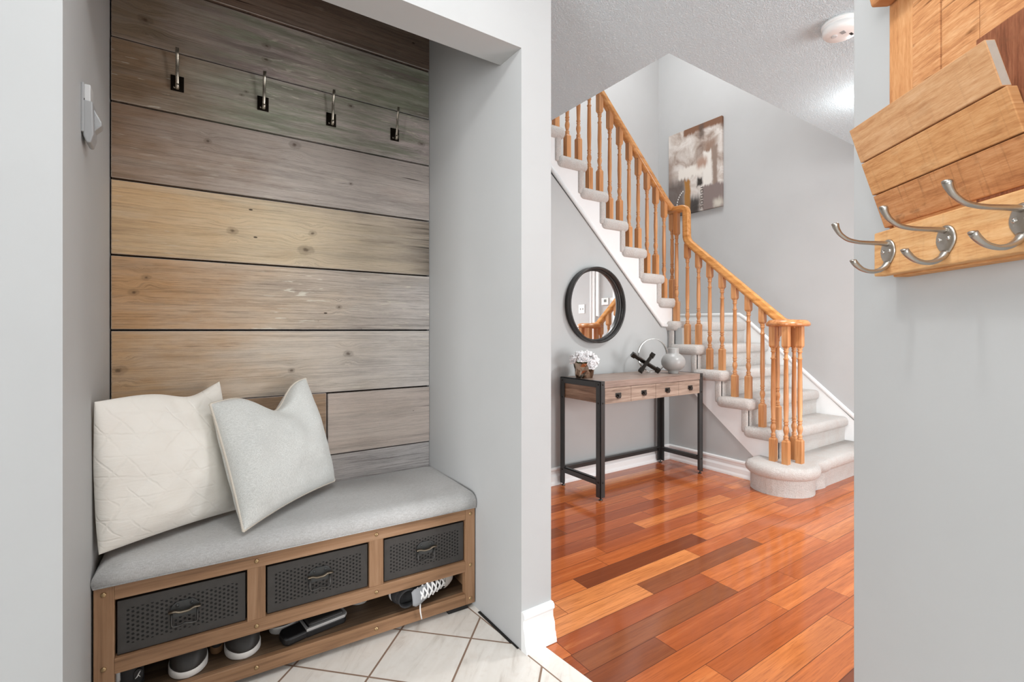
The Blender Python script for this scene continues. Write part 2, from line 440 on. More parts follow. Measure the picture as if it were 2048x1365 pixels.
def tube(bm, pts, rad, n=10, mi=0, flatten=None, ref=None, cap=True, closed=False):
    """sweep a round (or flattened: (a,b) along side/normal) section along points"""
    pts = [Vector(p) for p in pts]
    m = len(pts)
    if not hasattr(rad, '__len__'): rad = [rad] * m
    ref = Vector(ref) if ref else None
    rings = []
    prev = None
    for i, p in enumerate(pts):
        if closed: t = pts[(i + 1) % m] - pts[i - 1]
        else: t = (pts[min(i + 1, m - 1)] - pts[max(i - 1, 0)])
        t.normalize()
        if ref is not None:
            s = ref - ref.dot(t) * t
            s.normalize()
        else:
            if prev is None:
                s = Vector((0, 0, 1)).cross(t)
                if s.length < 1e-3: s = Vector((1, 0, 0)).cross(t)
                s.normalize()
            else:
                s = prev - prev.dot(t) * t; s.normalize()
        prev = s
        nn = t.cross(s)
        fa, fb = flatten if flatten else (1., 1.)
        rings.append([p + s * (rad[i] * fa * math.cos(2 * PI * k / n)) + nn * (rad[i] * fb * math.sin(2 * PI * k / n)) for k in range(n)])
    if closed: rings.append(rings[0])
    return loft(bm, rings, True, cap and not closed, mi)

def prism(bm, poly, axis, a, b, mi=0):
    """extrude a 2-D polygon along an axis between a and b; axis 0: poly=(y,z), 1: (x,z), 2: (x,y)"""
    def P(u, v, w):
        return ((w, u, v), (u, w, v), (u, v, w))[axis]
    va = [bm.verts.new(P(u, v, a)) for u, v in poly]
    vb = [bm.verts.new(P(u, v, b)) for u, v in poly]
    n = len(poly)
    fs = [bm.faces.new(va), bm.faces.new(list(reversed(vb)))]
    for i in range(n):
        fs.append(bm.faces.new((va[i], vb[i], vb[(i + 1) % n], va[(i + 1) % n])))
    for f in fs: f.material_index = mi
    return fs

def sphere(bm, c, r, sx=1., sy=1., sz=1., u=12, v=8, mi=0):
    prof = []
    rings = []
    for j in range(v + 1):
        a = -PI / 2 + PI * j / v
        rr = max(math.cos(a), 1e-3) * r
        rings.append([(c[0] + sx * rr * math.cos(2 * PI * i / u), c[1] + sy * rr * math.sin(2 * PI * i / u), c[2] + sz * r * math.sin(a)) for i in range(u)])
    return loft(bm, rings, True, True, mi)

def NB(): return bmesh.new()

def obj(name, bm, mats, parent=None, bevel=0., seg=2, smooth=None, world=True, sub=0):
    """link one mesh object; vertices are given in world space (or in the parent's own space if world=False)"""
    if bevel:
        bmesh.ops.bevel(bm, geom=[e for e in bm.edges], offset=bevel, segments=seg, affect='EDGES', profile=0.5, clamp_overlap=True)
    bmesh.ops.recalc_face_normals(bm, faces=bm.faces)
    me = bpy.data.meshes.new(name)
    o = bpy.data.objects.new(name, me)
    if parent is not None and world:
        pm = parent.matrix_basis if parent.parent is None else (parent.parent.matrix_basis @ parent.matrix_basis)
        bmesh.ops.transform(bm, matrix=pm.inverted(), verts=bm.verts)
    bm.to_mesh(me); bm.free()
    for m in (mats if isinstance(mats, (list, tuple)) else [mats]):
        me.materials.append(MAT[m] if isinstance(m, str) else m)
    if smooth is not None:
        for p in me.polygons: p.use_smooth = smooth
    COL.objects.link(o)
    if parent is not None: o.parent = parent
    if sub:
        md = o.modifiers.new('smooth', 'SUBSURF'); md.levels = sub; md.render_levels = sub
    return o

def thing(name, label, cat, loc=(0, 0, 0), rz=0., group=None):
    o = bpy.data.objects.new(name, None)
    o.empty_display_size = 0.05
    o.location = loc; o.rotation_euler = (0, 0, rz)
    COL.objects.link(o)
    o.matrix_basis = Matrix.Translation(loc) @ Matrix.Rotation(rz, 4, 'Z')
    o['label'] = label; o['category'] = cat
    if group: o['group'] = group
    return o

def tag(o, label, cat, group=None):
    o['label'] = label; o['category'] = cat
    if group: o['group'] = group
    return o

def struct(name, bm, mats, label=None, cat=None, bevel=0., seg=2):
    o = obj(name, bm, mats, bevel=bevel, seg=seg)
    o['kind'] = 'structure'
    if label: o['label'] = label
    if cat: o['category'] = cat
    return o

def recenter(o, p):
    """move a single-mesh thing's origin to p"""
    p = Vector(p)
    o.data.transform(Matrix.Translation(-p)); o.location = p
    return o

# ------------------------------------------------------------------ constants of the place
XL, XR = -0.214, 0.972          # niche side walls
YF, YB = 1.377, 2.16            # niche front plane, back wall
CZ = 2.44                       # ceiling height
PX = 1.104                      # right face of the pillar between niche and hall
YW = 2.735                      # hall wall behind the console
XS = 3.515                      # wall below the lower stair flight
SXR, SYB = 4.60, 3.73           # stairwell right and far walls

# ------------------------------------------------------------------ floors
bm = NB(); box(bm, 1.055, 4.75, -2.2, 3.9, -0.06, 0.0)
struct('floor', bm, 'floor', 'glossy reddish-brown hardwood floor boards of the hall', 'floor')
bm = NB(); prism(bm, [(-1.6, -2.2), (1.36, -2.2), (1.0525, 1.36), (1.0525, 2.3), (-1.6, 2.3)], 2, -0.05, 0.002)
struct('floor_entry', bm, 'tile', 'beige marble-look entry tiles laid diagonally with brown grout', 'floor')
bm = NB(); box(bm, XR - 0.012, XR - 0.001, 1.43, 1.66, 0.0025, 0.004); box(bm, XR - 0.008, XR - 0.001, 1.39, 1.43, 0.0025, 0.004)
struct('trim_1', bm, 'void', 'dark open gap along the foot of the niche side wall', 'gap')

# ------------------------------------------------------------------ walls around the niche
NT = 2.78                       # the niche runs up higher than the hall ceiling
bm = NB(); box(bm, -1.7, XL, YF, 2.35, 0, NT)
struct('wall_left', bm, 'wall', 'light grey wall at left of the niche', 'wall')
bm = NB(); box(bm, XR, PX, YF, YW + 0.05, 0, NT)
struct('wall_pillar', bm, 'wall', 'light grey wall end between niche and hall', 'wall')
bm = NB(); box(bm, XL, XR, YF, 1.512, 2.106, NT)
struct('wall_header', bm, 'wall', 'light grey header over the niche opening', 'wall')
bm = NB(); box(bm, XL - 0.05, XR + 0.05, YB + 0.012, YB + 0.1, 0, NT)
struct('wall_niche', bm, 'void')
bm = NB(); box(bm, XL - 0.02, XR + 0.02, 1.50, YB + 0.05, NT, NT + 0.05)
struct('ceiling_niche', bm, 'wall')
# reclaimed boards
rows = [(0.05, 0.587), (0.587, 0.851), (0.851, 1.12), (1.12, 1.38), (1.38, 1.643), (1.643, 1.909), (1.909, 2.131), (2.131, 2.362), (2.362, 2.59)]
PM = [
    reclaimed('board_grey_low', C(182, 166, 152), C(190, 182, 178), C(198, 194, 193), 0, 0, rust=0.06, chalk=0.3, seed=1., deep=0.8),
    reclaimed('board_pale_right', C(176, 144, 114), C(204, 188, 176), C(208, 195, 187), 0, 0, rust=0.08, chalk=0.15, seed=2.2, deep=0.45),
    reclaimed('board_tan_knot', C(198, 162, 124), C(212, 198, 182), C(218, 211, 206), 0, 0, rust=0.08, chalk=0.5, seed=3.3,
              knots=((0.589, 1.018, 0.018), (-0.189, 0.98, 0.02), (0.36, 0.955, 0.012)), deep=0.55),
    reclaimed('board_brown_worm', C(192, 152, 112), C(206, 188, 168), C(212, 205, 200), 0, 0, rust=0.16, chalk=0.85, seed=4.6,
              knots=((-0.114, 1.307, 0.014), (-0.148, 1.253, 0.014), (0.55, 1.22, 0.012)), deep=0.65),
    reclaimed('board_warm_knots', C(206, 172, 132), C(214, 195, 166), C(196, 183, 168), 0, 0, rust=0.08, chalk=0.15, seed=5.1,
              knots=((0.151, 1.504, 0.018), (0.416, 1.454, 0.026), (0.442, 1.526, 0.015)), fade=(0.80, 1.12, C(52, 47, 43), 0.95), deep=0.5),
    reclaimed('board_grey_brown', C(150, 124, 102), C(190, 180, 172), C(198, 188, 182), 0, 0, rust=0.14, chalk=0.2, seed=6.4,
              knots=((0.374, 1.881, 0.02), (0.60, 1.76, 0.009), (0.07, 1.83, 0.012)), deep=0.6),
    reclaimed('board_green_hooks', C(146, 122, 98), C(200, 195, 184), C(222, 208, 206), 0, 0, green=0.85, purple=0.35, rust=0.1, chalk=0.8, seed=7.9,
              knots=((0.197, 2.051, 0.008), (0.182, 2.034, 0.008), (0.93, 2.005, 0.016), (0.60, 2.10, 0.012)), deep=0.65),
    reclaimed('board_green_top', C(142, 124, 104), C(202, 188, 182), C(192, 192, 176), 0, 0, green=0.9, purple=0.8, rust=0.06, chalk=0.5, seed=8.3,
              knots=((-0.117, 2.222, 0.02), (0.269, 2.256, 0.015), (0.269, 2.201, 0.015)), deep=0.65),
    reclaimed('board_dark_top', C(132, 114, 98), C(142, 120, 106), C(132, 114, 102), 0, 0, rust=0.12, chalk=0.1, seed=9.7, deep=0.75),
    reclaimed('board_brown_left', C(162, 130, 102), C(176, 148, 122), C(156, 131, 110), 0, 0, rust=0.18, chalk=0.1, seed=12.7, deep=0.65),
]
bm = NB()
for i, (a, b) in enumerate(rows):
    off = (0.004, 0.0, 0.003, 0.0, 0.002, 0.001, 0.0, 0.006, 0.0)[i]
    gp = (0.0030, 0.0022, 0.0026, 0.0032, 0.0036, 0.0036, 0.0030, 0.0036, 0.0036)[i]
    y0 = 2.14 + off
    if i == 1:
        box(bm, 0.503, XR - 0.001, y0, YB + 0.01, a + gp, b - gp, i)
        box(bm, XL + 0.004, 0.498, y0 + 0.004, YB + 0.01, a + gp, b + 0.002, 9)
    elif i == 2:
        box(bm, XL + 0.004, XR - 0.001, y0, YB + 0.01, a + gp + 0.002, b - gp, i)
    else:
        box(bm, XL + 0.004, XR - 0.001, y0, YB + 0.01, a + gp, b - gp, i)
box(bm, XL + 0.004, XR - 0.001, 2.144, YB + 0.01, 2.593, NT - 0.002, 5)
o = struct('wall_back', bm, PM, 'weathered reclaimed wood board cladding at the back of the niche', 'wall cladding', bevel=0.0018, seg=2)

# ------------------------------------------------------------------ hall walls, ceiling, stairwell shell
bm = NB()
prism(bm, [(PX - 0.02, 0), (XS + 0.02, 0), (XS + 0.02, 1.14), (3.42, 1.16), (2.03, 2.40), (1.95, CZ), (PX - 0.02, CZ)], 1, YW, YW + 0.06)
struct('wall_hall', bm, 'wall_cooled', 'grey wall below the upper stair flight', 'wall')
bm = NB()
prism(bm, [(YW + 0.02, 0), (1.80, 0), (1.80, 0.12), (1.95, 0.16), (YW + 0.02, 0.86), ], 0, XS, XS + 0.05)
prism(bm, [(YW + 0.02, 0.7), (2.60, 0.7), (2.60, 1.14), (YW + 0.02, 1.14)], 0, XS, XS + 0.05)
struct('wall_stair_side', bm, 'wall_cooled', 'grey triangular wall below the lower stair flight', 'wall')
bm = NB(); box(bm, SXR, SXR + 0.1, -2.2, SYB + 0.1, 0, 5.2)
struct('wall_right', bm, 'wall', 'tall light grey stairwell wall with the canvas', 'wall')
bm = NB(); box(bm, 0.9, SXR, SYB, SYB + 0.1, 0, 5.2)
struct('wall_far', bm, 'wall', 'tall light grey far wall of the stairwell', 'wall')
XO, YO = 1.908, 1.486
bm = NB()
box(bm, -1.7, XO, -2.2, YF + 0.02, CZ, CZ + 0.32); box(bm, PX - 0.02, XO, YF + 0.02, SYB, CZ, CZ + 0.32); box(bm, XO, SXR, -2.2, YO, CZ, CZ + 0.32)
struct('ceiling', bm, 'ceil', 'textured pale grey ceiling with a stair opening', 'ceiling')
bm = NB(); box(bm, XO - 1.5, SXR, YO - 0.12, YO - 0.001, CZ + 0.32, 5.2)
struct('wall_upper', bm, 'wall')
bm = NB(); box(bm, 0.3, SXR + 0.1, YO - 0.3, SYB + 0.1, 5.2, 5.3)
struct('ceiling_upper', bm, 'white')

# the angled wall at right that carries the coat rack
TH = R(34.1)
FW = Vector((math.sin(TH), math.cos(TH), 0)); RT = Vector((math.cos(TH), -math.sin(TH), 0))
def cam2w(lat, dep, z): 
    p = RT * lat + FW * dep
    return Vector((p.x, p.y, z))
ED = (RT * -0.0888 + FW * -0.996).normalized()     # along the wall, towards the camera
EN = (RT * -0.996 + FW * 0.0888).normalized()      # out of the wall
RO = cam2w(0.6746, 0.9, 0)
def rk(s, n, z): 
    p = RO + ED * s + EN * n
    return Vector((p.x, p.y, z))
NW = -0.046                                         # wall surface behind the rack
bm = NB()
sE = -0.142
q = [rk(sE, NW, 0), rk(1.6, NW, 0), rk(1.6, NW - 0.13, 0), rk(sE, NW - 0.13, 0)]
prism(bm, [(p.x, p.y) for p in q], 2, 0, CZ)
struct('wall_angled', bm, 'wall', 'light grey angled wall end behind the coat rack', 'wall', bevel=0.003)

# ------------------------------------------------------------------ baseboards
def base_profile(h=0.125, d=0.022):
    return [(0, 0), (d * 1.25, 0), (d * 1.2, h * 0.10), (d * 0.9, h * 0.22), (d * 0.80, h * 0.48), (d * 0.45, h * 0.62), (d * 0.42, h * 0.78), (d * 0.75, h * 0.86), (d * 0.72, h * 0.95), (d * 0.4, h), (0, h)]
def baseboard(name, p0, p1, nrm, h, d, label):
    bm = NB(); p0 = Vector(p0); p1 = Vector(p1); nrm = Vector(nrm)
    pr = base_profile(h, d)
    loft(bm, [[p + nrm * a + Vector((0, 0, b)) for a, b in pr] for p in (p0, p1)], True, True, 0, False)
    return struct(name, bm, 'white', label, 'baseboard')
baseboard('baseboard_pillar', (XR - 0.001, YF, 0.002), (PX + 0.001, YF, 0.002), (0, -1, 0), 0.135, 0.026, 'white moulded baseboard on the pillar foot')
baseboard('baseboard_pillar_side', (PX, YF + 0.001, 0.0), (PX, YW, 0.0), (1, 0, 0), 0.125, 0.02, 'white baseboard on the hall side of the pillar')
baseboard('baseboard_hall', (PX, YW, 0.0), (XS, YW, 0.0), (0, -1, 0), 0.125, 0.022, 'white baseboard behind the console table')
baseboard('baseboard_stair', (XS, YW, 0.0), (XS, 1.80, 0.0), (-1, 0, 0), 0.125, 0.022, 'white baseboard below the lower stair flight')
baseboard('baseboard_landing', (XS + 0.3, SYB, 1.20), (SXR, SYB, 1.20), (0, -1, 0), 0.09, 0.016, 'white baseboard at the back of the stair landing')

# ------------------------------------------------------------------ staircase
RISE = 0.2
rL = {1: 1.585}
for k in range(2, 7): rL[k] = 1.788 + 0.221 * (k - 2)
rU = {k: 3.612 - 0.2235 * (k - 1) for k in range(1, 9)}
TT = 0.085
XO_T = XS - 0.045      # outer edge of the lower treads
YO_T = YW - 0.045
st = thing('staircase', 'carpeted staircase with white stringers turning left at a landing', 'staircase', (4.05, 1.6, 0))
def carpet_box(name, x0, x1, y0, y1, z0, z1, bev=0.034, seg=4):
    b = NB(); box(b, x0, x1, y0, y1, z0, z1)
    return obj(name, b, 'carpet', st, bevel=bev, seg=seg, smooth=True)
# starting step with a bullnose end
def bull(o, z):
    cx, cy, r = 3.492, 1.758, 0.203
    pts = [(SXR - 0.012, rL[1] + 0.02 - o)]
    for x in (4.2, 3.9, 3.82): pts.append((x, rL[1] + 0.02 - o))
    pts.append((3.76, rL[1] + 0.008 - o)); 
    for i in range(0, 19):
        a = R(-48 - i * (230. - 48.) / 18.)
        pts.append((cx + (r + o) * math.cos(a), cy + (r + o) * math.sin(a)))
    pts += [(3.62, 1.93), (SXR - 0.012, 1.93)]
    return [(x, y, z) for x, y in pts]
b = NB(); loft(b, [bull(0, 0.0), bull(0.0, 0.13)], True, True)
obj('riser', b, 'carpet', st, smooth=False)
b = NB()
rr = []
for i in range(9):
    a = -PI / 2 + PI * i / 8
    rr.append(bull(0.0 + 0.034 * math.cos(a), 0.157 + 0.043 * math.sin(a)))
loft(b, rr, True, True)
obj('tread', b, 'carpet', st, smooth=True)
for k in range(2, 7):
    z = RISE * k
    if k < 6:
        carpet_box('tread', XO_T, SXR - 0.012, rL[k] - 0.032, rL[k + 1] + 0.03, z - TT, z)
    carpet_box('riser', XO_T + 0.018, SXR - 0.012, rL[k], rL[k] + 0.05, z - RISE - 0.05, z - 0.05, 0.012, 3)
carpet_box('tread', XO_T, SXR - 0.012, rL[6] - 0.032, SYB - 0.01, 1.2 - TT, 1.2)     # landing
for k in range(1, 9):
    z = 1.2 + RISE * k
    if k < 8:
        carpet_box('tread', rU[k + 1] - 0.03, rU[k] + 0.032, YO_T, SYB - 0.01, z - TT, z)
    carpet_box('riser', rU[k] - 0.05, rU[k], YO_T + 0.018, SYB - 0.01, z - RISE - 0.05, z - 0.05, 0.012, 3)
# lower stringer
def low_line(y): return 0.182 + 0.835 * (y - 1.987)
poly = [(1.90, max(0.12, low_line(1.90))), (1.90, 0.17), (rL[2], 0.17), (rL[2], 0.36)]
for k in range(3, 7): poly += [(rL[k], RISE * (k - 1) - 0.04), (rL[k], RISE * k - 0.04)]
poly += [(YW + 0.02, 1.16), (YW + 0.02, low_line(YW + 0.02))]
b = NB(); prism(b, poly, 0, XS - 0.010, XS + 0.002)
obj('stringer', b, 'white', st)
# upper stringer with a moulded lower edge
def up_line(x): return 2.293 - 0.917 * (x - 2.18)
poly = [(XS + 0.08, 1.16), (3.415, 1.16), (1.95, up_line(1.95)), (1.95, 2.62)]
for k in range(7, 0, -1):
    zt = 1.2 + RISE * k
    poly += [(rU[k + 1], zt - 0.04), (rU[k], zt - 0.04), (rU[k], zt - RISE - 0.04)] if k > 1 else [(rU[2], zt - 0.04), (rU[1], zt - 0.04), (rU[1], 1.16)]
b = NB(); prism(b, poly, 1, YW - 0.010, YW + 0.002)
obj('stringer', b, 'white', st)
b = NB()
path = [(1.95, YW - 0.012, up_line(1.95)), (3.412, YW - 0.012, 1.163), (3.56, YW - 0.012, 1.157)]
tube(b, path, 0.014, 8, ref=(0, 1, 0), flatten=(0.9, 1.2))
obj('stringer_moulding', b, 'white', st)
# wall skirt along the lower flight and the landing
def sk(y): return 0.405 + 0.921 * (y - 1.76)
poly = [(1.55, 0.1), (1.55, sk(1.60)), (1.60, sk(1.60)), (2.66, sk(2.66)), (2.70, 1.275), (SYB, 1.285), (SYB, 0.6), (2.2, 0.3)]
b = NB(); prism(b, poly, 0, SXR - 0.014, SXR - 0.001)
obj('wall_skirt', b, 'white', st)
b = NB(); tube(b, [(SXR - 0.012, 1.56, sk(1.60)), (SXR - 0.012, 2.66, sk(2.66)), (SXR - 0.012, 2.72, 1.277), (SXR - 0.012, SYB - 0.01, 1.287)], 0.016, 8, ref=(1, 0, 0), flatten=(0.8, 1.2))
obj('skirt_moulding', b, 'white', st)

# ------------------------------------------------------------------ railing
rail = thing('stair_railing', 'honey oak stair railing with turned balusters and a round volute end', 'railing', (3.50, 1.72, 0.2))
XB, YBL = 3.56, 2.745
def zrail(y): return 1.197 + 0.868 * (y - 1.76)          # top of the lower rail
def zrail_u(x): return 2.20 + 0.93 * (3.56 - x)
def rail_sweep(bm, pts, ref):
    # rounded handrail section 58 x 60 mm
    sec = [(-0.020, -0.030), (0.020, -0.030), (0.026, -0.022), (0.024, -0.010), (0.031, 0.002), (0.031, 0.014), (0.024, 0.024), (0.010, 0.030), (-0.010, 0.030), (-0.024, 0.024), (-0.031, 0.014), (-0.031, 0.002), (-0.024, -0.010), (-0.026, -0.022)]
    pts = [Vector(p) for p in pts]; rings = []
    ref = Vector(ref)
    for i, p in enumerate(pts):
        d0 = (pts[i] - pts[i - 1]).normalized() if i else None
        d1 = (pts[i + 1] - pts[i]).normalized() if i < len(pts) - 1 else None
        t = ((d0 or d1) + (d1 or d0)).normalized()
        k = 1.0 / max(0.5, t.dot(d0 or d1))
        nn = ref.cross(t).normalized()
        if nn.z < 0 or (abs(nn.z) < 0.05 and nn.y > 0): pass
        rings.append([p + ref * a + nn * (c * k) for a, c in sec])
    loft(bm, rings, True, True)
def smooth_path(pts, rad, n=6):
    pts = [Vector(p) for p in pts]; out = [pts[0]]
    for i in range(1, len(pts) - 1):
        a, p, c = pts[i - 1], pts[i], pts[i + 1]
        d0 = (a - p).normalized(); d1 = (c - p).normalized()
        r = min(rad, (a - p).length * 0.45, (c - p).length * 0.45)
        A = p + d0 * r; B = p + d1 * r
        for j in range(n + 1):
            t = j / n
            out.append(A * (1 - t) ** 2 + p * 2 * t * (1 - t) + B * t * t)
    out.append(pts[-1]); return out
b = NB()
yt = 2.588
p = smooth_path([(XB, 1.70, 1.166), (XB, 1.775, 1.170), (XB, yt, zrail(yt) - 0.03), (XB, yt + 0.004, 2.172), (XB, YBL + 0.02, 2.172)], 0.05)
rail_sweep(b, p, (-1, 0, 0))
obj('lower_handrail', b, 'oak_y', rail, smooth=True)
b = NB()
p = smooth_path([(XB + 0.03, YBL, 2.172), (XB - 0.06, YBL, zrail_u(XB - 0.06) - 0.03), (1.75, YBL, zrail_u(1.75) - 0.03)], 0.05)
rail_sweep(b, p, (0, -1, 0))
obj('upper_handrail', b, 'oak_x', rail, smooth=True)
b = NB()
lathe(b, [(0.10, 1.146), (0.128, 1.147), (0.136, 1.152), (0.139, 1.161), (0.136, 1.172), (0.126, 1.182), (0.118, 1.190), (0.10, 1.193)], 3.505, 1.722, 40)
obj('volute', b, 'oak_dark', rail, smooth=True)

def baluster(x, y, z0, z1, top, baseh=0.175, rot=0.0):
    b = NB()
    hs = 0.0205
    def sq(z, h): return [(x + sx * h, y + sy * h, z) for sx, sy in ((-1, -1), (1, -1), (1, 1), (-1, 1))]
    loft(b, [sq(z0 - 0.006, hs), sq(z0 + baseh - 0.012, hs), sq(z0 + baseh, hs * 0.68)], True, True, 0, False)
    loft(b, [sq(z1 - top - 0.0, hs * 0.68), sq(z1 - top + 0.014, hs), sq(z1 + 0.012, hs)], True, True, 0, False)
    zb = z0 + baseh; zt = z1 - top
    pr = [(0.013, -0.002), (0.0165, 0.004), (0.0165, 0.010), (0.0125, 0.014), (0.0165, 0.019), (0.0165, 0.025), (0.011, 0.031),
          (0.0125, 0.042), (0.0175, 0.062), (0.0185, 0.074), (0.0155, 0.090), (0.011, 0.103), (0.0155, 0.108), (0.0155, 0.113), (0.0115, 0.119), (0.0165, 0.126), (0.0165, 0.131), (0.0135, 0.137)]
    L = zt - zb
    pr += [(0.0165, 0.24), (0.0155, L * 0.62)] if L > 0.42 else [(0.0155, 0.18)]
    pr += [(0.0135, L - 0.082), (0.0172, L - 0.078), (0.0172, L - 0.072), (0.0125, L - 0.068), (0.0115, L - 0.034), (0.0165, L - 0.028), (0.0165, L - 0.022), (0.012, L - 0.017), (0.0165, L - 0.011), (0.0165, L - 0.005), (0.013, L + 0.003)]
    lathe(b, pr, x, y, 14, zb)
    return obj('baluster', b, 'oak_z', rail)
for (x, y) in ((3.432, 1.786), (3.415, 1.690), (3.522, 1.650), (3.592, 1.722)):
    baluster(x, y, 0.2, 1.147, 0.15, 0.165)
for k, ys in ((2, (1.822, 1.932)), (3, (2.040, 2.150)), (4, (2.258, 2.368)), (5, (2.472, 2.580))):
    for j, y in enumerate(ys):
        z1 = zrail(y) - 0.058
        baluster(XB, y, RISE * k, z1, 0.12)
baluster(XB, 2.69, 1.2, 2.142, 0.19)
for i in range(0, 14):
    x = 3.57 - 0.1105 * i
    if i == 0:
        k = 1
    # the step the baluster stands on
    k = 1 + int(math.floor((rU[1] - x) / 0.2235))
    z0 = 1.2 + RISE * k
    baluster(x, YBL, z0, zrail_u(x) - 0.062, 0.13)

# ------------------------------------------------------------------ canvas on the stairwell wall
def painting_mat():
    g = G('abstract_canvas', 0.6, 0, 0.3)
    x, y, z = g.xyz()
    # canvas-local: u to the right as seen (towards -y), v up
    u0 = g.mul(g.sub(0., y), 1 / 0.66); v0 = g.mul(z, 1 / 0.93)
    nz = g.noise(g.co(), 9., 5, 0.6); nz2 = g.noise(g.vec(g.mul(x, 1.), g.mul(y, 40.), g.mul(z, 6.)), 1., 4)
    u = g.add(u0, g.mul(g.sub(nz, 0.5), 0.07)); v = g.add(v0, g.mul(g.sub(nz2, 0.5), 0.10))
    cloud = g.noise(g.vec(0.3, g.mul(y, 4.5), g.mul(z, 4.5)), 1., 6, 0.6, 0.7)
    c = g.ramp(cloud, [(0.3, C(120, 98, 86)), (0.45, C(178, 164, 154)), (0.6, C(216, 210, 204)), (0.75, C(196, 182, 172))])
    def rect(c, a0, a1, b0, b1, col, s=0.03, k=1.0, uu=u, vv=v):
        m = g.mul(g.mul(g.sm(uu, a0 - s, a0 + s), g.sm(uu, a1 - s, a1 + s, 1., 0.)), g.mul(g.sm(vv, b0 - s, b0 + s), g.sm(vv, b1 - s, b1 + s, 1., 0.)))
        return g.mix(g.mul(m, k), c, col)
    c = rect(c, 0.30, 1.1, 0.92, 1.1, C(122, 88, 68), 0.02)
    c = rect(c, 0.60, 0.68, 0.84, 1.0, C(90, 76, 68), 0.03, 0.8)
    c = rect(c, 0.70, 0.90, 0.55, 0.80, C(134, 102, 82), 0.07, 0.85)
    c = rect(c, -0.1, 0.10, 0.35, 0.7, C(142, 122, 110), 0.08, 0.7)
    c = rect(c, -0.1, 0.34, 0.05, 0.42, C(96, 86, 82), 0.08, 0.9)
    c = rect(c, 0.20, 0.68, 0.42, 0.55, C(226, 220, 212), 0.02)
    c = rect(c, 0.67, 0.82, 0.24, 0.66, C(226, 221, 214), 0.02)
    c = rect(c, 0.56, 0.74, 0.50, 0.60, C(172, 142, 126), 0.04)
    c = rect(c, 0.84, 0.92, 0.2, 0.7, C(146, 128, 116), 0.02)
    c = rect(c, 0.66, 1.1, -0.1, 0.27, C(132, 118, 114), 0.02)
    c = rect(c, 0.86, 1.0, 0.0, 0.09, C(206, 200, 188), 0.04, 0.9)
    c = rect(c, 0.36, 0.62, -0.1, 0.18, C(56, 52, 50), 0.06, 0.95)
    c = rect(c, 0.05, 0.40, -0.1, 0.10, C(62, 58, 56), 0.05, 0.9)
    c = rect(c, 0.32, 0.43, 0.06, 0.40, C(164, 116, 60), 0.02)
    c = rect(c, 0.56, 0.66, 0.29, 0.38, C(58, 52, 48), 0.02)
    # little printed squares and a dotted arc
    fv = g.M('FRACT', g.mul(v0, 16.))
    ring = g.mul(g.mul(g.M('GREATER_THAN', u0, 0.625), g.M('LESS_THAN', u0, 0.672)), g.mul(g.M('GREATER_THAN', v0, 0.02), g.M('LESS_THAN', v0, 0.27)))
    inner = g.mul(g.mul(g.M('GREATER_THAN', u0, 0.635), g.M('LESS_THAN', u0, 0.662)), g.mul(g.M('GREATER_THAN', fv, 0.28), g.M('LESS_THAN', fv, 0.72)))
    outer = g.mul(ring, g.mul(g.M('GREATER_THAN', fv, 0.12), g.M('LESS_THAN', fv, 0.88)))
    c = g.mix(g.mul(outer, g.sub(1., inner)), c, C(70, 62, 58))
    du = g.sub(u0, 0.36); dv = g.sub(v0, 0.10)
    dd = g.M('SQRT', g.add(g.mul(du, du), g.mul(dv, dv)))
    ang = g.M('ARCTAN2', dv, du)
    arc = g.mul(g.sm(g.M('ABSOLUTE', g.sub(dd, 0.19)), 0.006, 0.010, 1., 0.), g.mul(g.M('GREATER_THAN', ang, 1.9), g.M('GREATER_THAN', g.M('FRACT', g.mul(ang, 6.)), 0.4)))
    c = g.mix(arc, c, C(230, 228, 224))
    g.color(c)
    g.bump(nz2, 0.1, 0.002)
    return g.m
MAT['painting'] = painting_mat()
o = thing('canvas_painting', 'abstract brown, grey and cream canvas hanging on the stairwell wall', 'painting', (SXR - 0.002, 3.56, 2.40))
b = NB(); box(b, SXR - 0.033, SXR - 0.002, 2.90, 3.56, 2.40, 3.33)
obj('canvas', b, 'painting', o, bevel=0.003)

# ------------------------------------------------------------------ round mirror
mc = Vector((2.612, YW, 1.313)); mr = 0.292
mo = thing('round_mirror', 'round wall mirror with a deep black frame above the console table', 'mirror', tuple(mc))
def ring_y(bm, c, prof, n=64):
    rings = []
    for i in range(n):
        a = 2 * PI * i / n
        rings.append([(c[0] + r * math.cos(a), c[1] + d, c[2] + r * math.sin(a)) for r, d in prof])
    rings.append(rings[0])
    loft(bm, rings, True, False)
b = NB(); ring_y(b, mc, [(mr, -0.004), (mr, -0.060), (mr - 0.003, -0.064), (mr - 0.011, -0.064), (mr - 0.014, -0.060), (mr - 0.014, -0.006), (mr - 0.010, -0.003)])
bmesh.ops.remove_doubles(b, verts=b.verts, dist=1e-5)
obj('frame', b, 'frame_black', mo)
b = NB(); ring_y(b, mc, [(mr - 0.013, -0.034), (mr - 0.030, -0.018), (mr - 0.030, -0.012), (mr - 0.013, -0.012)])
bmesh.ops.remove_doubles(b, verts=b.verts, dist=1e-5)
obj('inner_lip', b, 'frame_black', mo)
b = NB()
loft(b, [[(mc.x + (mr - 0.012) * math.cos(2 * PI * i / 64), mc.y - d, mc.z + (mr - 0.012) * math.sin(2 * PI * i / 64)) for i in range(64)] for d in (0.006, 0.014)], True, True, 0, False)
obj('mirror_glass', b, 'mirror', mo)

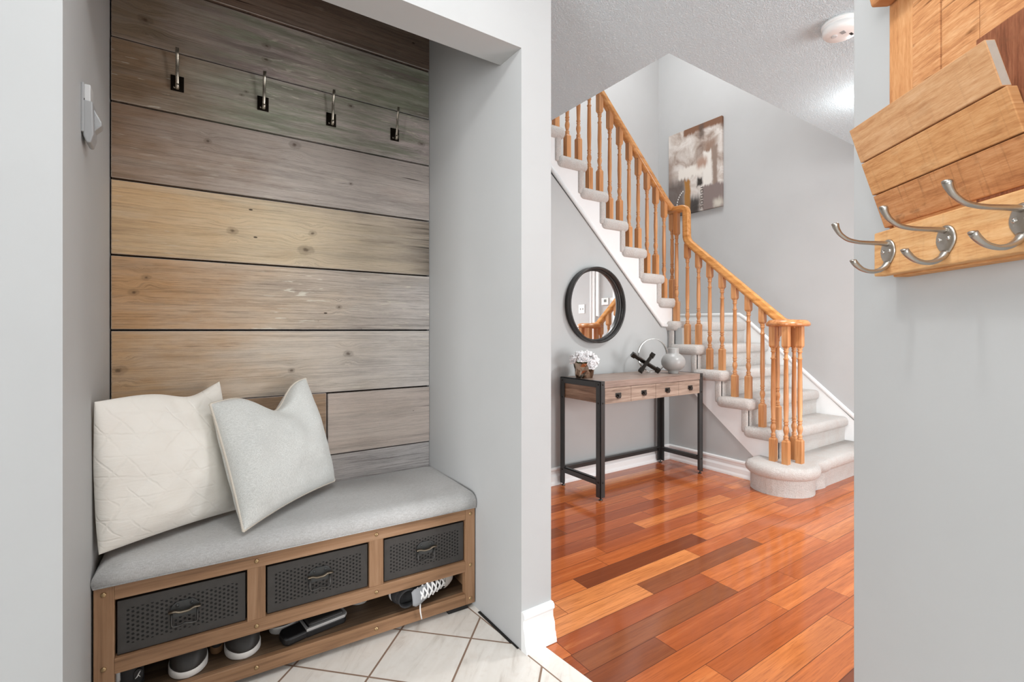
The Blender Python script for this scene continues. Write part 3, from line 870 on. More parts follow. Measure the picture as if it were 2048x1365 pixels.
# ------------------------------------------------------------------ wall fittings that the mirror shows
def wall_plate(name, label, cat, y0, y1, z0, z1, d=0.008):
    t = thing(name, label, cat, (SXR - 0.0005, (y0 + y1) / 2, z0))
    b = NB(); box(b, SXR - d, SXR - 0.0005, y0, y1, z0, z1); obj('wall_plate', b, 'plastic', t, bevel=0.002)
    return t
t = wall_plate('light_switch', 'white double light switch on the wall, seen in the round mirror', 'light switch', 0.335, 0.455, 1.355, 1.480)
for yy in (0.37, 0.42):
    b = NB(); box(b, SXR - 0.014, SXR - 0.007, yy - 0.006, yy + 0.006, 1.405, 1.43); obj('toggle', b, 'plastic_grey', t, bevel=0.001)
t = wall_plate('thermostat', 'white thermostat with a small grey screen, seen in the round mirror', 'thermostat', 0.805, 0.925, 1.455, 1.545, 0.028)
b = NB(); box(b, SXR - 0.030, SXR - 0.027, 0.85, 0.895, 1.490, 1.525); obj('screen', b, 'screen', t)
t = wall_plate('wall_control', 'small white control plate right beside the thermostat', 'wall control', 0.935, 0.995, 1.43, 1.545, 0.010)
b = NB(); box(b, SXR - 0.012, SXR - 0.009, 0.955, 0.975, 1.465, 1.51); obj('paddle', b, 'plastic_pale', t)
b = NB(); box(b, SXR - 0.03, SXR - 0.0005, 0.60, 0.675, 0.0, CZ); box(b, SXR - 0.045, SXR - 0.0005, 0.60, 0.62, 0.0, CZ)
struct('trim_2', b, 'white', 'white vertical casing strip on the right wall', 'trim', bevel=0.003)
b = NB(); box(b, SXR - 0.022, SXR - 0.0005, 0.690, 0.745, 1.31, CZ); box(b, SXR - 0.030, SXR - 0.0005, 0.735, 0.752, 1.30, CZ)
struct('trim_3', b, 'white', 'short white moulding beside the casing strip', 'trim', bevel=0.003)
b = NB(); box(b, SXR - 0.025, SXR - 0.0005, 1.005, 1.08, 0.0, CZ)
struct('trim_4', b, 'white', 'white casing at the foot of the stairs', 'trim', bevel=0.003)

# ------------------------------------------------------------------ console table
CX0, CX1, CY0, CY1, CH = 2.250, 3.352, 2.290, 2.700, 0.784
ct = thing('console_table', 'slim wood and black metal console table with four small drawers', 'console table', ((CX0 + CX1) / 2, (CY0 + CY1) / 2, 0))
ft, fw = 0.006, 0.040
for (lx, sx) in ((CX0, 1), (CX1, -1)):
    for (ly, sy) in ((CY0, 1), (CY1, -1)):
        b = NB()
        xs = sorted((lx, lx + sx * fw)); xt = sorted((lx, lx + sx * ft)); ys = sorted((ly, ly + sy * ft)); yt_ = sorted((ly, ly + sy * 0.044))
        box(b, xs[0], xs[1], ys[0], ys[1], 0.018, CH)
        box(b, xt[0], xt[1], yt_[0], yt_[1], 0.018, CH)
        lg = obj('leg', b, 'black_metal', ct, bevel=0.0012)
        b = NB()
        lathe(b, [(0.013, 0.0), (0.013, 0.006), (0.005, 0.007), (0.005, 0.03)], lx + sx * 0.016, ly + sy * 0.016, 16)
        obj('levelling_foot', b, 'pewter', lg)
        for zz in (0.118, 0.640, CH - 0.022):
            b = NB(); sphere(b, (lx + sx * 0.020, ly - sy * 0.001, zz), 0.006, 1, 0.6, 1, 10, 6); obj('bolt', b, 'gunmetal', lg)
            b = NB(); sphere(b, (lx - sx * 0.001, ly + sy * 0.022, zz), 0.006, 0.6, 1, 1, 10, 6); obj('bolt', b, 'gunmetal', lg)
    xs = sorted((lx, lx + sx * ft)); xi = sorted((lx + sx * 0.001, lx + sx * 0.03))
    b = NB(); box(b, xs[0], xs[1], CY0 + 0.044, CY1 - 0.044, CH - 0.042, CH); box(b, min(lx, lx + sx * 0.036), max(lx, lx + sx * 0.036), CY0 + 0.006, CY1 - 0.006, CH - 0.006, CH)
    obj('top_rail', b, 'black_metal', ct, bevel=0.001)
    b = NB(); box(b, xs[0], xs[1], CY0 + 0.04, CY1 - 0.04, 0.098, 0.137); box(b, min(lx, lx + sx * 0.03), max(lx, lx + sx * 0.03), CY0 + 0.04, CY1 - 0.04, 0.131, 0.137)
    obj('side_stretcher', b, 'black_metal', ct, bevel=0.001)
    b = NB(); x_in = lx + sx * 0.010; box(b, min(x_in, x_in + sx * 0.016), max(x_in, x_in + sx * 0.016), CY0 + 0.01, CY1 - 0.01, 0.640, CH - 0.03)
    obj('side_panel', b, 'console_y', ct)
b = NB(); box(b, CX0 + 0.03, CX1 - 0.03, CY1 - ft, CY1, 0.098, 0.137); box(b, CX0 + 0.03, CX1 - 0.03, CY1 - 0.03, CY1, 0.131, 0.137)
obj('back_stretcher', b, 'black_metal', ct, bevel=0.001)
b = NB(); box(b, CX0 + 0.0375, CX1 - 0.0375, CY0 - 0.0005, CY1 - 0.002, CH - 0.046, CH - 0.0005)
obj('tabletop', b, 'console_top', ct, bevel=0.0015)
b = NB(); box(b, CX0 + 0.028, CX1 - 0.028, CY0 + 0.016, CY1 - 0.006, 0.634, CH - 0.047)
obj('drawer_case', b, 'console_x', ct)
dxs = [CX0 + 0.040, 2.540, 2.797, 3.056, CX1 - 0.040]
for i in range(4):
    b = NB(); box(b, dxs[i] + 0.0012, dxs[i + 1] - 0.0012, CY0 + 0.001, CY0 + 0.015, 0.632, CH - 0.0485)
    d = obj('drawer', b, 'console_x', ct, bevel=0.001)
    hx = (2.414, 2.670, 2.925, 3.192)[i]; hz = 0.684
    b = NB(); box(b, hx - 0.027, hx + 0.027, CY0 - 0.002, CY0 + 0.001, hz - 0.013, hz + 0.015)
    prism(b, [(hx - 0.020, hz - 0.004), (hx - 0.012, hz - 0.022), (hx + 0.012, hz - 0.022), (hx + 0.020, hz - 0.004)], 1, CY0 - 0.012, CY0 - 0.001)
    box(b, hx - 0.012, hx + 0.004, CY0 - 0.022, CY0 - 0.001, hz - 0.010, hz + 0.006)
    obj('pull', b, 'pewter', d, bevel=0.001)

# ------------------------------------------------------------------ objects on the console
TZ = CH
vx, vy = 2.345, 2.548
t = thing('flower_vase', 'faceted bronze mercury-glass vase at the left end of the console table', 'vase', (vx, vy, TZ))
def vase_mat():
    g = G('mercury_glass', 0.14, 0.95)
    f = g.voro(g.scale(g.co(), 1., 1., 0.5), 30., out='Color')
    s = g.n('ShaderNodeSeparateColor'); g.put(s.inputs[0], f)
    g.color(g.ramp(s.outputs[0], [(0.1, C(84, 66, 52)), (0.5, C(150, 124, 104)), (0.9, C(214, 196, 178))]))
    return g.m
MAT['vase'] = vase_mat()
b = NB()
rings = []
prof = [(0.058, 0.0), (0.062, 0.004), (0.066, 0.03), (0.070, 0.055), (0.074, 0.08), (0.079, 0.105), (0.0755, 0.105), (0.060, 0.03), (0.02, 0.02)]
for j, (r, z) in enumerate(prof):
    ring = []
    for i in range(14):
        a = 2 * PI * (i + 0.5 * (j % 2)) / 14
        q = r * (1 + (random.uniform(-0.05, 0.05) if 0 < j < 5 else 0))
        ring.append((vx + q * math.cos(a), vy + q * math.sin(a), TZ + z))
    rings.append(ring)
loft(b, rings, True, True, 0, False)
bmesh.ops.triangulate(b, faces=b.faces[:])
obj('vase_body', b, 'vase', t, smooth=False)
fl = thing('white_flower_bunch', 'bunch of ruffled white flowers standing in the bronze vase', 'flowers', (vx, vy, TZ + 0.09))
def petal(bm, c, d, up, L, W, curl, mi=0):
    d = Vector(d).normalized(); up = Vector(up); s = d.cross(up).normalized(); n = s.cross(d).normalized()
    rings = []
    for i in range(6):
        t_ = i / 5
        w = W * math.sin(PI * min(1, 0.16 + t_ * 0.74)) * (1.0 if i < 5 else 0.75)
        row = []
        for j in range(5):
            a = (j / 4 - 0.5) * 2
            p = Vector(c) + d * (L * t_) + s * (w * a) + n * (curl * t_ * t_ + 0.35 * W * a * a + (random.uniform(-1, 1) * 0.004 if i > 2 else 0))
            row.append(p)
        rings.append(row)
    loft(bm, rings, False, False, mi)
random.seed(11)
def cf(l, f, z): 
    p = RT * l - FW * f
    return (p.x, p.y, z)
heads = [(cf(-0.066, 0.015, 0.042), cf(-0.8, 0.25, 0.45)), (cf(-0.01, 0.055, 0.050), cf(-0.05, 0.75, 0.6)), (cf(0.062, 0.02, 0.042), cf(0.8, 0.25, 0.45)),
         (cf(-0.032, 0.0, 0.068), cf(-0.3, 0, 1)), (cf(0.026, 0.0, 0.068), cf(0.3, 0.1, 1)), (cf(0.0, -0.06, 0.045), cf(0, -0.8, 0.6)), (cf(0.034, 0.058, 0.012), cf(0.4, 0.85, 0.05))]
for (c, d) in heads:
    b = NB(); c = Vector((vx, vy, TZ + 0.085)) + Vector(c); d = Vector(d).normalized()
    sx = d.cross(Vector((0.3, 0.2, 1))).normalized(); sy = d.cross(sx)
    for ringi, (n, tilt, L) in enumerate(((10, 1.15, 0.052), (8, 0.75, 0.05), (6, 0.38, 0.043), (3, 0.12, 0.034))):
        for i in range(n):
            a = 2 * PI * (i + 0.5 * ringi) / n + random.uniform(-0.2, 0.2)
            o_ = sx * math.cos(a) + sy * math.sin(a)
            dd = (d * math.cos(tilt) + o_ * math.sin(tilt))
            petal(b, c - d * 0.012, dd, d, L * random.uniform(0.85, 1.1), 0.021, 0.010 * random.uniform(0.4, 1.5))
    h = obj('flower_head', b, 'petal', fl)
    md = h.modifiers.new('thick', 'SOLIDIFY'); md.thickness = 0.0012
b = NB()
for k in range(6):
    a = k * 1.05
    petal(b, (vx + 0.03 * math.cos(a), vy + 0.03 * math.sin(a), TZ + 0.095), (math.cos(a), math.sin(a), 0.5), (0, 0, 1), 0.05, 0.012, -0.004)
h = obj('leaves', b, 'leaf', fl); md = h.modifiers.new('thick', 'SOLIDIFY'); md.thickness = 0.001

# grey round ceramic vase at the right end
gx, gy = 3.150, 2.412
b = NB()
prof = [(0.037, 0.0), (0.039, 0.003), (0.039, 0.014), (0.042, 0.018)]
for i in range(13):
    a = R(-62 + i * (62 + 62) / 12)
    prof.append((0.091 * math.cos(a), 0.089 + 0.076 * math.sin(a)))
prof += [(0.0425, 0.162), (0.0415, 0.168), (0.0415, 0.196), (0.040, 0.199), (0.0375, 0.197), (0.037, 0.16), (0.06, 0.12), (0.01, 0.03)]
lathe(b, prof, 0, 0, 48)
o = obj('ceramic_vase', b, 'ceramic', smooth=True); o.location = (gx, gy, TZ)
tag(o, 'round matt grey ceramic vase with a short neck on the console table', 'vase')

# chrome ring ornament, facing the room at an angle
def px2w(u, v, dep):
    p = RT * ((u - 1024.0) / 966.0 * dep) + FW * dep
    return Vector((p.x, p.y, H_CAM + (661.0 - v) / 966.0 * dep))
rc = px2w(1305, 713, 3.84); rr_ = 0.1315
rc.z = TZ + rr_ + 0.006
t = thing('ring_ornament', 'thin silver metal ring standing behind the black cross ornament', 'ornament', (rc.x, rc.y, TZ))
RH = (RT * 0.96 + FW * 0.28).normalized(); RN = RH.cross(Vector((0, 0, 1)))
b = NB()
rings = []
for i in range(65):
    a = 2 * PI * i / 64
    rad = RH * math.cos(a) + Vector((0, 0, 1)) * math.sin(a); c = rc + rad * rr_
    rings.append([c + RN * 0.010 + rad * 0.0025, c - RN * 0.010 + rad * 0.0025, c - RN * 0.010 - rad * 0.0025, c + RN * 0.010 - rad * 0.0025])
loft(b, rings, True, False, 0, False)
bmesh.ops.remove_doubles(b, verts=b.verts, dist=1e-5)
obj('ring', b, 'chrome', t)
b = NB()
loft(b, [[(rc.x, rc.y, z) + RH * i * 0.05 + RN * j_ * 0.022 if False else Vector((rc.x, rc.y, z)) + RH * (i * 0.05) + RN * (j_ * 0.022) for i, j_ in ((-1, -1), (1, -1), (1, 1), (-1, 1))] for z in (TZ, TZ + 0.005)], True, True, 0, False)
obj('foot_plate', b, 'chrome', t, bevel=0.001)

# black cross ornament of two square bars
jc = px2w(1292, 727, 3.70)
t = thing('cross_ornament', 'black metal ornament of two crossed square bars on the console table', 'ornament', (jc.x, jc.y, TZ))
def jb(u, v, dep): return px2w(u, v, dep)
for (p0, p1) in ((jb(1265, 711.5, 3.70), jb(1317, 744, 3.73)), (jb(1306, 709.5, 3.70), jb(1281, 743, 3.655))):
    b = NB()
    d = (p1 - p0).normalized(); s = d.cross(FW).normalized(); n = d.cross(s)
    s, n = (s * 0.92 + n * 0.39).normalized(), (n * 0.92 - s * 0.39).normalized()
    def bar(a0, a1, h):
        loft(b, [[q + s * (i * h) + n * (j_ * h) for i, j_ in ((-1, -1), (1, -1), (1, 1), (-1, 1))] for q in (a0, a1)], True, True, 0, False)
    lo = min(p0.z, p1.z)
    lift = Vector((0, 0, max(0.0, TZ + 0.023 - lo)))
    p0 = p0 + lift; p1 = p1 + lift
    bar(p0, p1, 0.0125)
    bar(p0 - d * 0.006, p0 + d * 0.024, 0.0175); bar(p1 - d * 0.024, p1 + d * 0.006, 0.0175)
    obj('bar', b, 'gunmetal', t, bevel=0.001)

# ------------------------------------------------------------------ smoke detector on the hall ceiling
sx_, sy_ = 2.335, 0.925
t = thing('smoke_detector', 'round white smoke detector on the textured ceiling', 'smoke detector', (sx_, sy_, CZ))
b = NB(); lathe(b, [(0.074, 0.0), (0.074, -0.012), (0.070, -0.014), (0.069, -0.020), (0.071, -0.022), (0.068, -0.040), (0.060, -0.050), (0.02, -0.053)], sx_, sy_, 40, CZ)
obj('detector_body', b, 'plastic', t, smooth=True)
b = NB(); box(b, sx_ - 0.03, sx_ - 0.008, sy_ - 0.022, sy_ - 0.006, CZ - 0.0545, CZ - 0.052); obj('vent_grille', b, 'plastic_grey', t)
b = NB(); lathe(b, [(0.012, 0), (0.012, -0.003), (0.009, -0.004)], sx_ - 0.016, sy_ + 0.02, 16, CZ - 0.052); obj('test_button', b, 'plastic_pale', t)
b = NB()
for i in range(4): box(b, sx_ + 0.012 + 0.006 * i, sx_ + 0.015 + 0.006 * i, sy_ - 0.034, sy_ - 0.024, CZ - 0.0535, CZ - 0.0505)
obj('printed_mark', b, 'gunmetal', t)

# ------------------------------------------------------------------ motion-sensor switch on the niche's left wall
t = thing('sensor_switch', 'grey plastic motion-sensor light switch on the left wall of the niche', 'light switch', (XL, 1.62, 1.60))
b = NB(); box(b, XL, XL + 0.006, 1.592, 1.668, 1.615, 1.738); obj('wall_plate', b, 'plastic_grey', t, bevel=0.0015)
b = NB(); box(b, XL + 0.005, XL + 0.018, 1.595, 1.640, 1.62, 1.736); obj('upper_cover', b, 'plastic_pale', t, bevel=0.002)
b = NB(); prism(b, [(XL + 0.004, 1.695), (XL + 0.022, 1.695), (XL + 0.024, 1.612), (XL + 0.018, 1.590), (XL + 0.010, 1.590), (XL + 0.004, 1.606)], 1, 1.593, 1.655)
obj('sensor_body', b, 'plastic_grey', t, bevel=0.003)
b = NB(); prism(b, [(XL + 0.020, 1.688), (XL + 0.038, 1.652), (XL + 0.037, 1.642), (XL + 0.022, 1.625)], 1, 1.612, 1.648)
obj('sensor_lens', b, 'plastic_grey', t, bevel=0.003)
b = NB(); box(b, XL + 0.002, XL + 0.007, 1.5925, 1.5935, 1.694, 1.699); obj('latch_slot', b, 'void', t)

# ------------------------------------------------------------------ hooks on the reclaimed boards
hk = [(-0.023, 'leftmost'), (0.256, ''), (0.516, ''), (0.797, '')]
hl = ['dark bronze coat hook on the niche boards, nearest the left wall', 'dark bronze coat hook on the niche boards, second from the left wall',
      'dark bronze coat hook on the niche boards, third from the left wall', 'dark bronze coat hook on the niche boards, nearest the right side wall']
def niche_hook(x, label):
    yw = 2.140; zc = 2.018
    t = thing('coat_hook', label, 'coat hook', (x, yw, zc), group='bronze hooks on the niche boards')
    b = NB(); box(b, x - 0.020, x + 0.020, yw - 0.004, yw, zc - 0.028, zc + 0.028); box(b, x - 0.016, x + 0.016, yw - 0.007, yw - 0.003, zc - 0.024, zc + 0.024)
    obj('back_plate', b, 'bronze_dark', t, bevel=0.001)
    b = NB()
    pts = smooth_path([(x, yw - 0.004, zc - 0.012), (x, yw - 0.026, zc - 0.016), (x, yw - 0.036, zc + 0.02), (x, yw - 0.038, zc + 0.065), (x, yw - 0.054, zc + 0.107)], 0.025)
    tube(b, pts, 0.0055, 8, flatten=(1.0, 0.4), ref=(1, 0, 0))
    obj('upper_prong', b, 'bronze', t)
    b = NB()
    pts = smooth_path([(x, yw - 0.005, zc - 0.010), (x, yw - 0.024, zc - 0.030), (x, yw - 0.036, zc - 0.014)], 0.012)
    tube(b, pts, 0.006, 8, flatten=(1.0, 0.6), ref=(1, 0, 0))
    obj('lower_prong', b, 'bronze', t)
    b = NB()
    for dz in (-0.017,): sphere(b, (x - 0.009, yw - 0.007, zc + dz), 0.004, 1, 0.6, 1, 8, 6)
    obj('screw', b, 'bronze', t)
for (x, _), l in zip(hk, hl): niche_hook(x, l)

# ------------------------------------------------------------------ storage bench
BR = math.atan2(1.695 - 1.745, 1.18)
bench = thing('storage_bench', 'brown wooden shoe bench with grey seat pad and three perforated drawers', 'bench', (-0.209, 1.745, 0.0), BR)
BW, BD, BT = 1.177, 0.375, 0.406
def bo(name, bm, m, parent=bench, **k): return obj(name, bm, m, parent, world=False, **k)
st_x = [(0.0, 0.045), (0.372, 0.424), (0.755, 0.806), (BW - 0.042, BW)]
for i, (a, b_) in enumerate(st_x):
    b = NB(); z0, z1 = (0.024, BT) if i in (0, 3) else (0.199, 0.366)
    box(b, a, b_, 0.0 if i in (0, 3) else 0.001, 0.03, z0, z1); bo('stile', b, 'bench_z', bevel=0.0015)
b = NB(); box(b, 0.045, BW - 0.042, 0.0, 0.03, 0.364, BT); bo('top_rail', b, 'bench_x', bevel=0.0015)
b = NB(); box(b, 0.045, BW - 0.042, 0.0, 0.03, 0.156, 0.199); bo('middle_rail', b, 'bench_x', bevel=0.0015)
b = NB(); box(b, 0.045, BW - 0.042, 0.0, 0.022, 0.024, 0.068); bo('bottom_rail', b, 'bench_x', bevel=0.0015)
b = NB(); box(b, 0.012, BW - 0.012, 0.010, BD, 0.050, 0.0665); bo('shelf_board', b, 'shelf', bevel=0.001)
for a in (0.002, BW - 0.020):
    b = NB(); box(b, a, a + 0.018, 0.03, BD, 0.024, BT - 0.002); bo('side_panel', b, 'bench_z')
b = NB(); box(b, 0.02, BW - 0.02, BD - 0.012, BD, 0.05, BT - 0.002); bo('back_panel', b, 'shelf')
b = NB(); box(b, 0.02, BW - 0.02, 0.03, BD - 0.012, BT - 0.014, BT - 0.003); bo('seat_board', b, 'shelf')
for (a, y) in ((0.03, 0.012), (BW - 0.11, 0.012), (0.03, BD - 0.07), (BW - 0.11, BD - 0.07)):
    b = NB(); box(b, a, a + 0.085, y, y + 0.06, 0.0, 0.024); bo('foot', b, 'rubber_black', bevel=0.001)
for (x, z) in ((0.022, 0.385), (0.022, 0.178), (0.022, 0.046), (0.398, 0.385), (0.398, 0.178), (0.398, 0.046), (0.780, 0.385), (0.780, 0.178), (0.780, 0.046), (BW - 0.020, 0.385), (BW - 0.020, 0.180), (BW - 0.020, 0.046)):
    b = NB(); sphere(b, (x, -0.0005, z), 0.0070, 1, 0.6, 1, 12, 8); bo('stud', b, 'brass')
dr = [(0.046, 0.371), (0.425, 0.754), (0.807, BW - 0.043)]
dl = ['', '', '']
for i, (a, b_) in enumerate(dr):
    cx = (a + b_) / 2; w = b_ - a
    z0, z1 = 0.2015, 0.354
    mt = perforated('perforated_metal_%s' % 'abc'[i], cx - 0.140, cx + 0.140, 0.226, 0.3285)
    b = NB(); box(b, a + 0.004, b_ - 0.003, 0.010, 0.030, z0, z1)
    d = bo('drawer', b, mt, bevel=0.0015)
    b = NB(); box(b, a + 0.012, b_ - 0.012, 0.030, BD - 0.02, z0 + 0.004, z1 - 0.02)
    bo('drawer_box', b, 'black_metal', parent=d)
    # pull: plate, wavy top bar and hanging bail
    b = NB()
    prism(b, [(cx - 0.036, 0.296), (cx - 0.030, 0.306), (cx - 0.020, 0.314), (cx + 0.020, 0.314), (cx + 0.030, 0.306), (cx + 0.036, 0.296), (cx + 0.036, 0.268), (cx - 0.036, 0.268)], 1, 0.0065, 0.0105)
    bo('pull_plate', b, 'black_metal', parent=d, bevel=0.0008)
    b = NB()
    pts = smooth_path([(cx - 0.040, -0.002, 0.291), (cx - 0.022, -0.002, 0.291), (cx - 0.013, -0.004, 0.287), (cx + 0.011, -0.004, 0.287), (cx + 0.021, -0.002, 0.292), (cx + 0.040, -0.002, 0.292)], 0.006, 3)
    tube(b, pts, 0.0042, 8, flatten=(0.8, 1.8), ref=(0, 0, 1))
    bo('pull_lip', b, 'worn_metal', parent=d)
    b = NB()
    pts = smooth_path([(cx - 0.032, 0.003, 0.284), (cx - 0.033, -0.001, 0.244), (cx - 0.010, -0.002, 0.246), (cx, -0.002, 0.250), (cx + 0.012, -0.002, 0.246), (cx + 0.032, -0.001, 0.244), (cx + 0.032, 0.003, 0.284)], 0.012, 4)
    tube(b, pts, 0.0026, 8)
    bo('bail_handle', b, 'pewter', parent=d)
    b = NB()
    for xx in (-0.018, 0.018): sphere(b, (cx + xx, 0.0055, 0.303), 0.0045, 1, 0.6, 1, 10, 6)
    bo('rivet', b, 'black_metal', parent=d)
# seat pad
b = NB()
def pad_ring(z, o, k=0.0):
    n = 16
    xs0, xs1 = 0.0 - o, BW + o * 0.3
    pts = []
    yb0, yb1 = 0.384, 0.434
    for i in range(n): pts.append((xs0 + (xs1 - xs0) * i / n, -0.008 - o))
    for i in range(n): pts.append((xs1, -0.008 - o + (yb1 + 0.008 + o) * i / n))
    for i in range(n): pts.append((xs1 + (xs0 - xs1) * i / n, yb1 + (yb0 - yb1) * i / n))
    for i in range(n): pts.append((xs0, yb0 + (-0.008 - o - yb0) * i / n))
    return [(x, y, z) for x, y in pts]
loft(b, [pad_ring(0.4065, -0.004), pad_ring(0.412, 0.001), pad_ring(0.428, 0.004), pad_ring(0.442, 0.002), pad_ring(0.455, -0.006), pad_ring(0.464, -0.017), pad_ring(0.4685, -0.032), pad_ring(0.470, -0.05), pad_ring(0.472, -0.10), pad_ring(0.473, -0.16)], True, True)
for v in b.verts:
    if v.co.z > 0.41:
        c = mnoise.noise(Vector((v.co.x * 4, v.co.y * 5, 0.3)))
        v.co.z += 0.003 * c
        e = max(0, 0.10 - v.co.x)
        v.co.z -= (v.co.z - 0.406) * (e / 0.10) ** 2 * 0.14
pad = bo('seat_pad', b, 'cushion', smooth=True)
b = NB(); tube(b, [(BW, -0.009, 0.4095), (0.0, -0.009, 0.4095)], 0.0022, 6); bo('seam', b, 'cushion', parent=pad)

# ------------------------------------------------------------------ pillows
def pillow(name, label, TL, TR, BRc, BL, T, pin, mat, pip=None, seedv=0., foldk=0.0, N=48, bulge_up=0.0, dip=(0.2, 0.5), back=1.0):
    TL, TR, BRc, BL = map(Vector, (TL, TR, BRc, BL))
    ctr = (TL + TR + BRc + BL) / 4
    nrm = ((TR - BL).cross(TL - BRc)).normalized()
    if nrm.y > 0: nrm = -nrm
    ct_, cb, cl, cr = pin
    t = thing(name, label, 'pillow', ((BL.x + BRc.x) / 2, (BL.y + BRc.y) / 2, 0.472))
    xd, wd = dip
    def P(x, y):
        x2 = x * (1 - (cr if x > 0 else cl) * (1 - y * y))
        if y > 0: y2 = y - ct_ * y * y * math.exp(-((x - xd) / wd) ** 2) * (1 - x * x) ** 0.5
        else: y2 = y * (1 - cb * (1 - x * x))
        u = (x2 + 1) / 2; v = (y2 + 1) / 2
        return BL * (1 - u) * (1 - v) + BRc * u * (1 - v) + TR * u * v + TL * (1 - u) * v
    def half(sgn):
        rows = []
        for j in range(N + 1):
            y = -math.cos(PI * j / N)
            row = []
            for i in range(N + 1):
                x = -math.cos(PI * i / N)
                h = T * (1.0 if sgn > 0 else back) * (max(0, (1 - x * x) * (1 - y * y))) ** 0.42
                h *= 1 - 0.18 * max(0, y) - bulge_up * max(0, y)
                w = mnoise.noise(Vector((x * 2.2 + seedv, y * 2.2, sgn * 3.))) * 0.018 + mnoise.noise(Vector((x * 6 + seedv, y * 4., sgn * 5.))) * 0.004 + mnoise.noise(Vector((x * 2.2 + y * 1.5 + seedv, y * 8., sgn * 9.))) * 0.005 * (0.4 + max(0, -y))
                e = (1 - x * x) ** 0.5 * (1 - y * y) ** 0.5 if abs(x) < 1 and abs(y) < 1 else 0
                # soft valley running down from the dent in the top edge
                f = -foldk * math.exp(-((x - 0.05 - 0.45 * (1 - y)) / 0.22) ** 2) * max(0, y) ** 1.0 * e
                # creases from the corners
                r_ = abs(abs(x) - abs(y))
                cr_ = 0.006 * math.exp(-(r_ / 0.10) ** 2) * (abs(x * y)) * e
                row.append(P(x, y) + nrm * (sgn * (h + (w + f + cr_) * e)))
            rows.append(row)
        return rows
    b = NB()
    f = half(1); k = half(-1)
    loft(b, f, False, False); loft(b, k, False, False)
    bmesh.ops.remove_doubles(b, verts=b.verts, dist=2e-4)
    body = obj('pillow_cover', b, mat, t, smooth=True)
    if pip:
        b = NB()
        M_ = 50
        pts = []
        for i in range(M_): pts.append(P(-1 + 2 * i / M_, -1))
        for i in range(M_): pts.append(P(1, -1 + 2 * i / M_))
        for i in range(M_): pts.append(P(1 - 2 * i / M_, 1))
        for i in range(M_): pts.append(P(-1, 1 - 2 * i / M_))
        # whip-stitched braid: radius pulses along the edge
        fine = []
        for i in range(len(pts)):
            a, c = pts[i], pts[(i + 1) % len(pts)]
            for s_ in range(3): fine.append(a.lerp(c, s_ / 3))
        tube(b, fine, [0.0056 if i % 2 else 0.0030 for i in range(len(fine))], 6, closed=True)
        obj('braid_edging', b, pip, t)
    return t
pillow('quilted_pillow', 'large white quilted pillow leaning in the left corner of the bench', (-0.207, 1.75, 0.922), (0.106, 2.105, 0.930), (0.150, 1.96, 0.485), (-0.200, 1.770, 0.490), 0.076, (0.17, 0.03, -0.02, 0.02), 'pillow_white', None, 1.3, 0.025, dip=(0.45, 0.5), back=0.6)
pillow('linen_pillow', 'smaller pale grey linen pillow with braided edging beside the white pillow', (0.070, 1.910, 0.872), (0.404, 2.09, 0.924), (0.508, 2.050, 0.502), (0.152, 1.735, 0.486), 0.085, (0.42, 0.06, 0.03, 0.0), 'pillow_grey', 'piping', 5.3, 0.045, dip=(0.12, 0.42), back=1.0)

# ------------------------------------------------------------------ shoes on the bench shelf
def half_w(t):
    k = min(1, max(0, (t - 0.38) / 0.36)); k = k * k * (3 - 2 * k)
    w = 0.0345 + 0.0150 * k
    if t < 0.10: w *= math.sqrt(max(0, 1 - ((0.10 - t) / 0.10) ** 2))
    if t > 0.76: w *= math.sqrt(max(0, 1 - ((t - 0.76) / 0.24) ** 2.2))
    return max(0.002, w)
def lerp_tab(tab, t):
    for (a, x), (b_, y) in zip(tab[:-1], tab[1:]):
        if t <= b_: return x + (y - x) * (t - a) / (b_ - a)
    return tab[-1][1]
LOW = [(0, 0.055), (0.1, 0.085), (0.3, 0.100), (0.55, 0.116), (0.7, 0.112), (0.8, 0.098), (0.88, 0.079), (0.94, 0.061), (0.98, 0.045), (1, 0.028)]
def shoe_sole(bm, L, h, k=1.0, zb=0.0, o=0.0, mi=0):
    def ring(z, oo):
        ts = [0.5 - 0.5 * math.cos(PI * q / 36) for q in range(37)]
        up = [(L * t * (1 + oo) - oo * L * 0.5, (half_w(t) + oo * 0.12) * k, z) for t in ts]
        dn = [(x, -y, z) for x, y, z in reversed(up)]
        return up + dn
    loft(bm, [ring(zb, -0.02 + o), ring(zb + 0.004, o), ring(zb + h * 0.8, o), ring(zb + h, o - 0.012)], True, True, mi)
def shoe_upper(bm, L, h0, table, k=1.0, t0=0.0, t1=1.0, n=36, mi=0, o=0.0):
    rings = []
    for i in range(n + 1):
        t = t0 + (t1 - t0) * (0.5 - 0.5 * math.cos(PI * i / n))
        w = max(0.002, half_w(t) * 0.95 * k + o); hh = lerp_tab(table, t) + o
        r = []
        for j in range(13):
            a = PI * j / 12
            ca, sa = math.cos(a), math.sin(a)
            r.append((L * t, w * math.copysign(abs(ca) ** 0.6, ca), h0 + (hh - h0) * sa ** 0.75))
        rings.append(r)
    loft(bm, rings, True, True, mi)
def pose(t, loc, rot):
    m = Matrix.Translation(loc) @ rot
    t.matrix_basis = m
    t.location = loc; t.rotation_euler = rot.to_euler()
SZ = 0.067
RZ = lambda a: Matrix.Rotation(R(a), 4, 'Z')
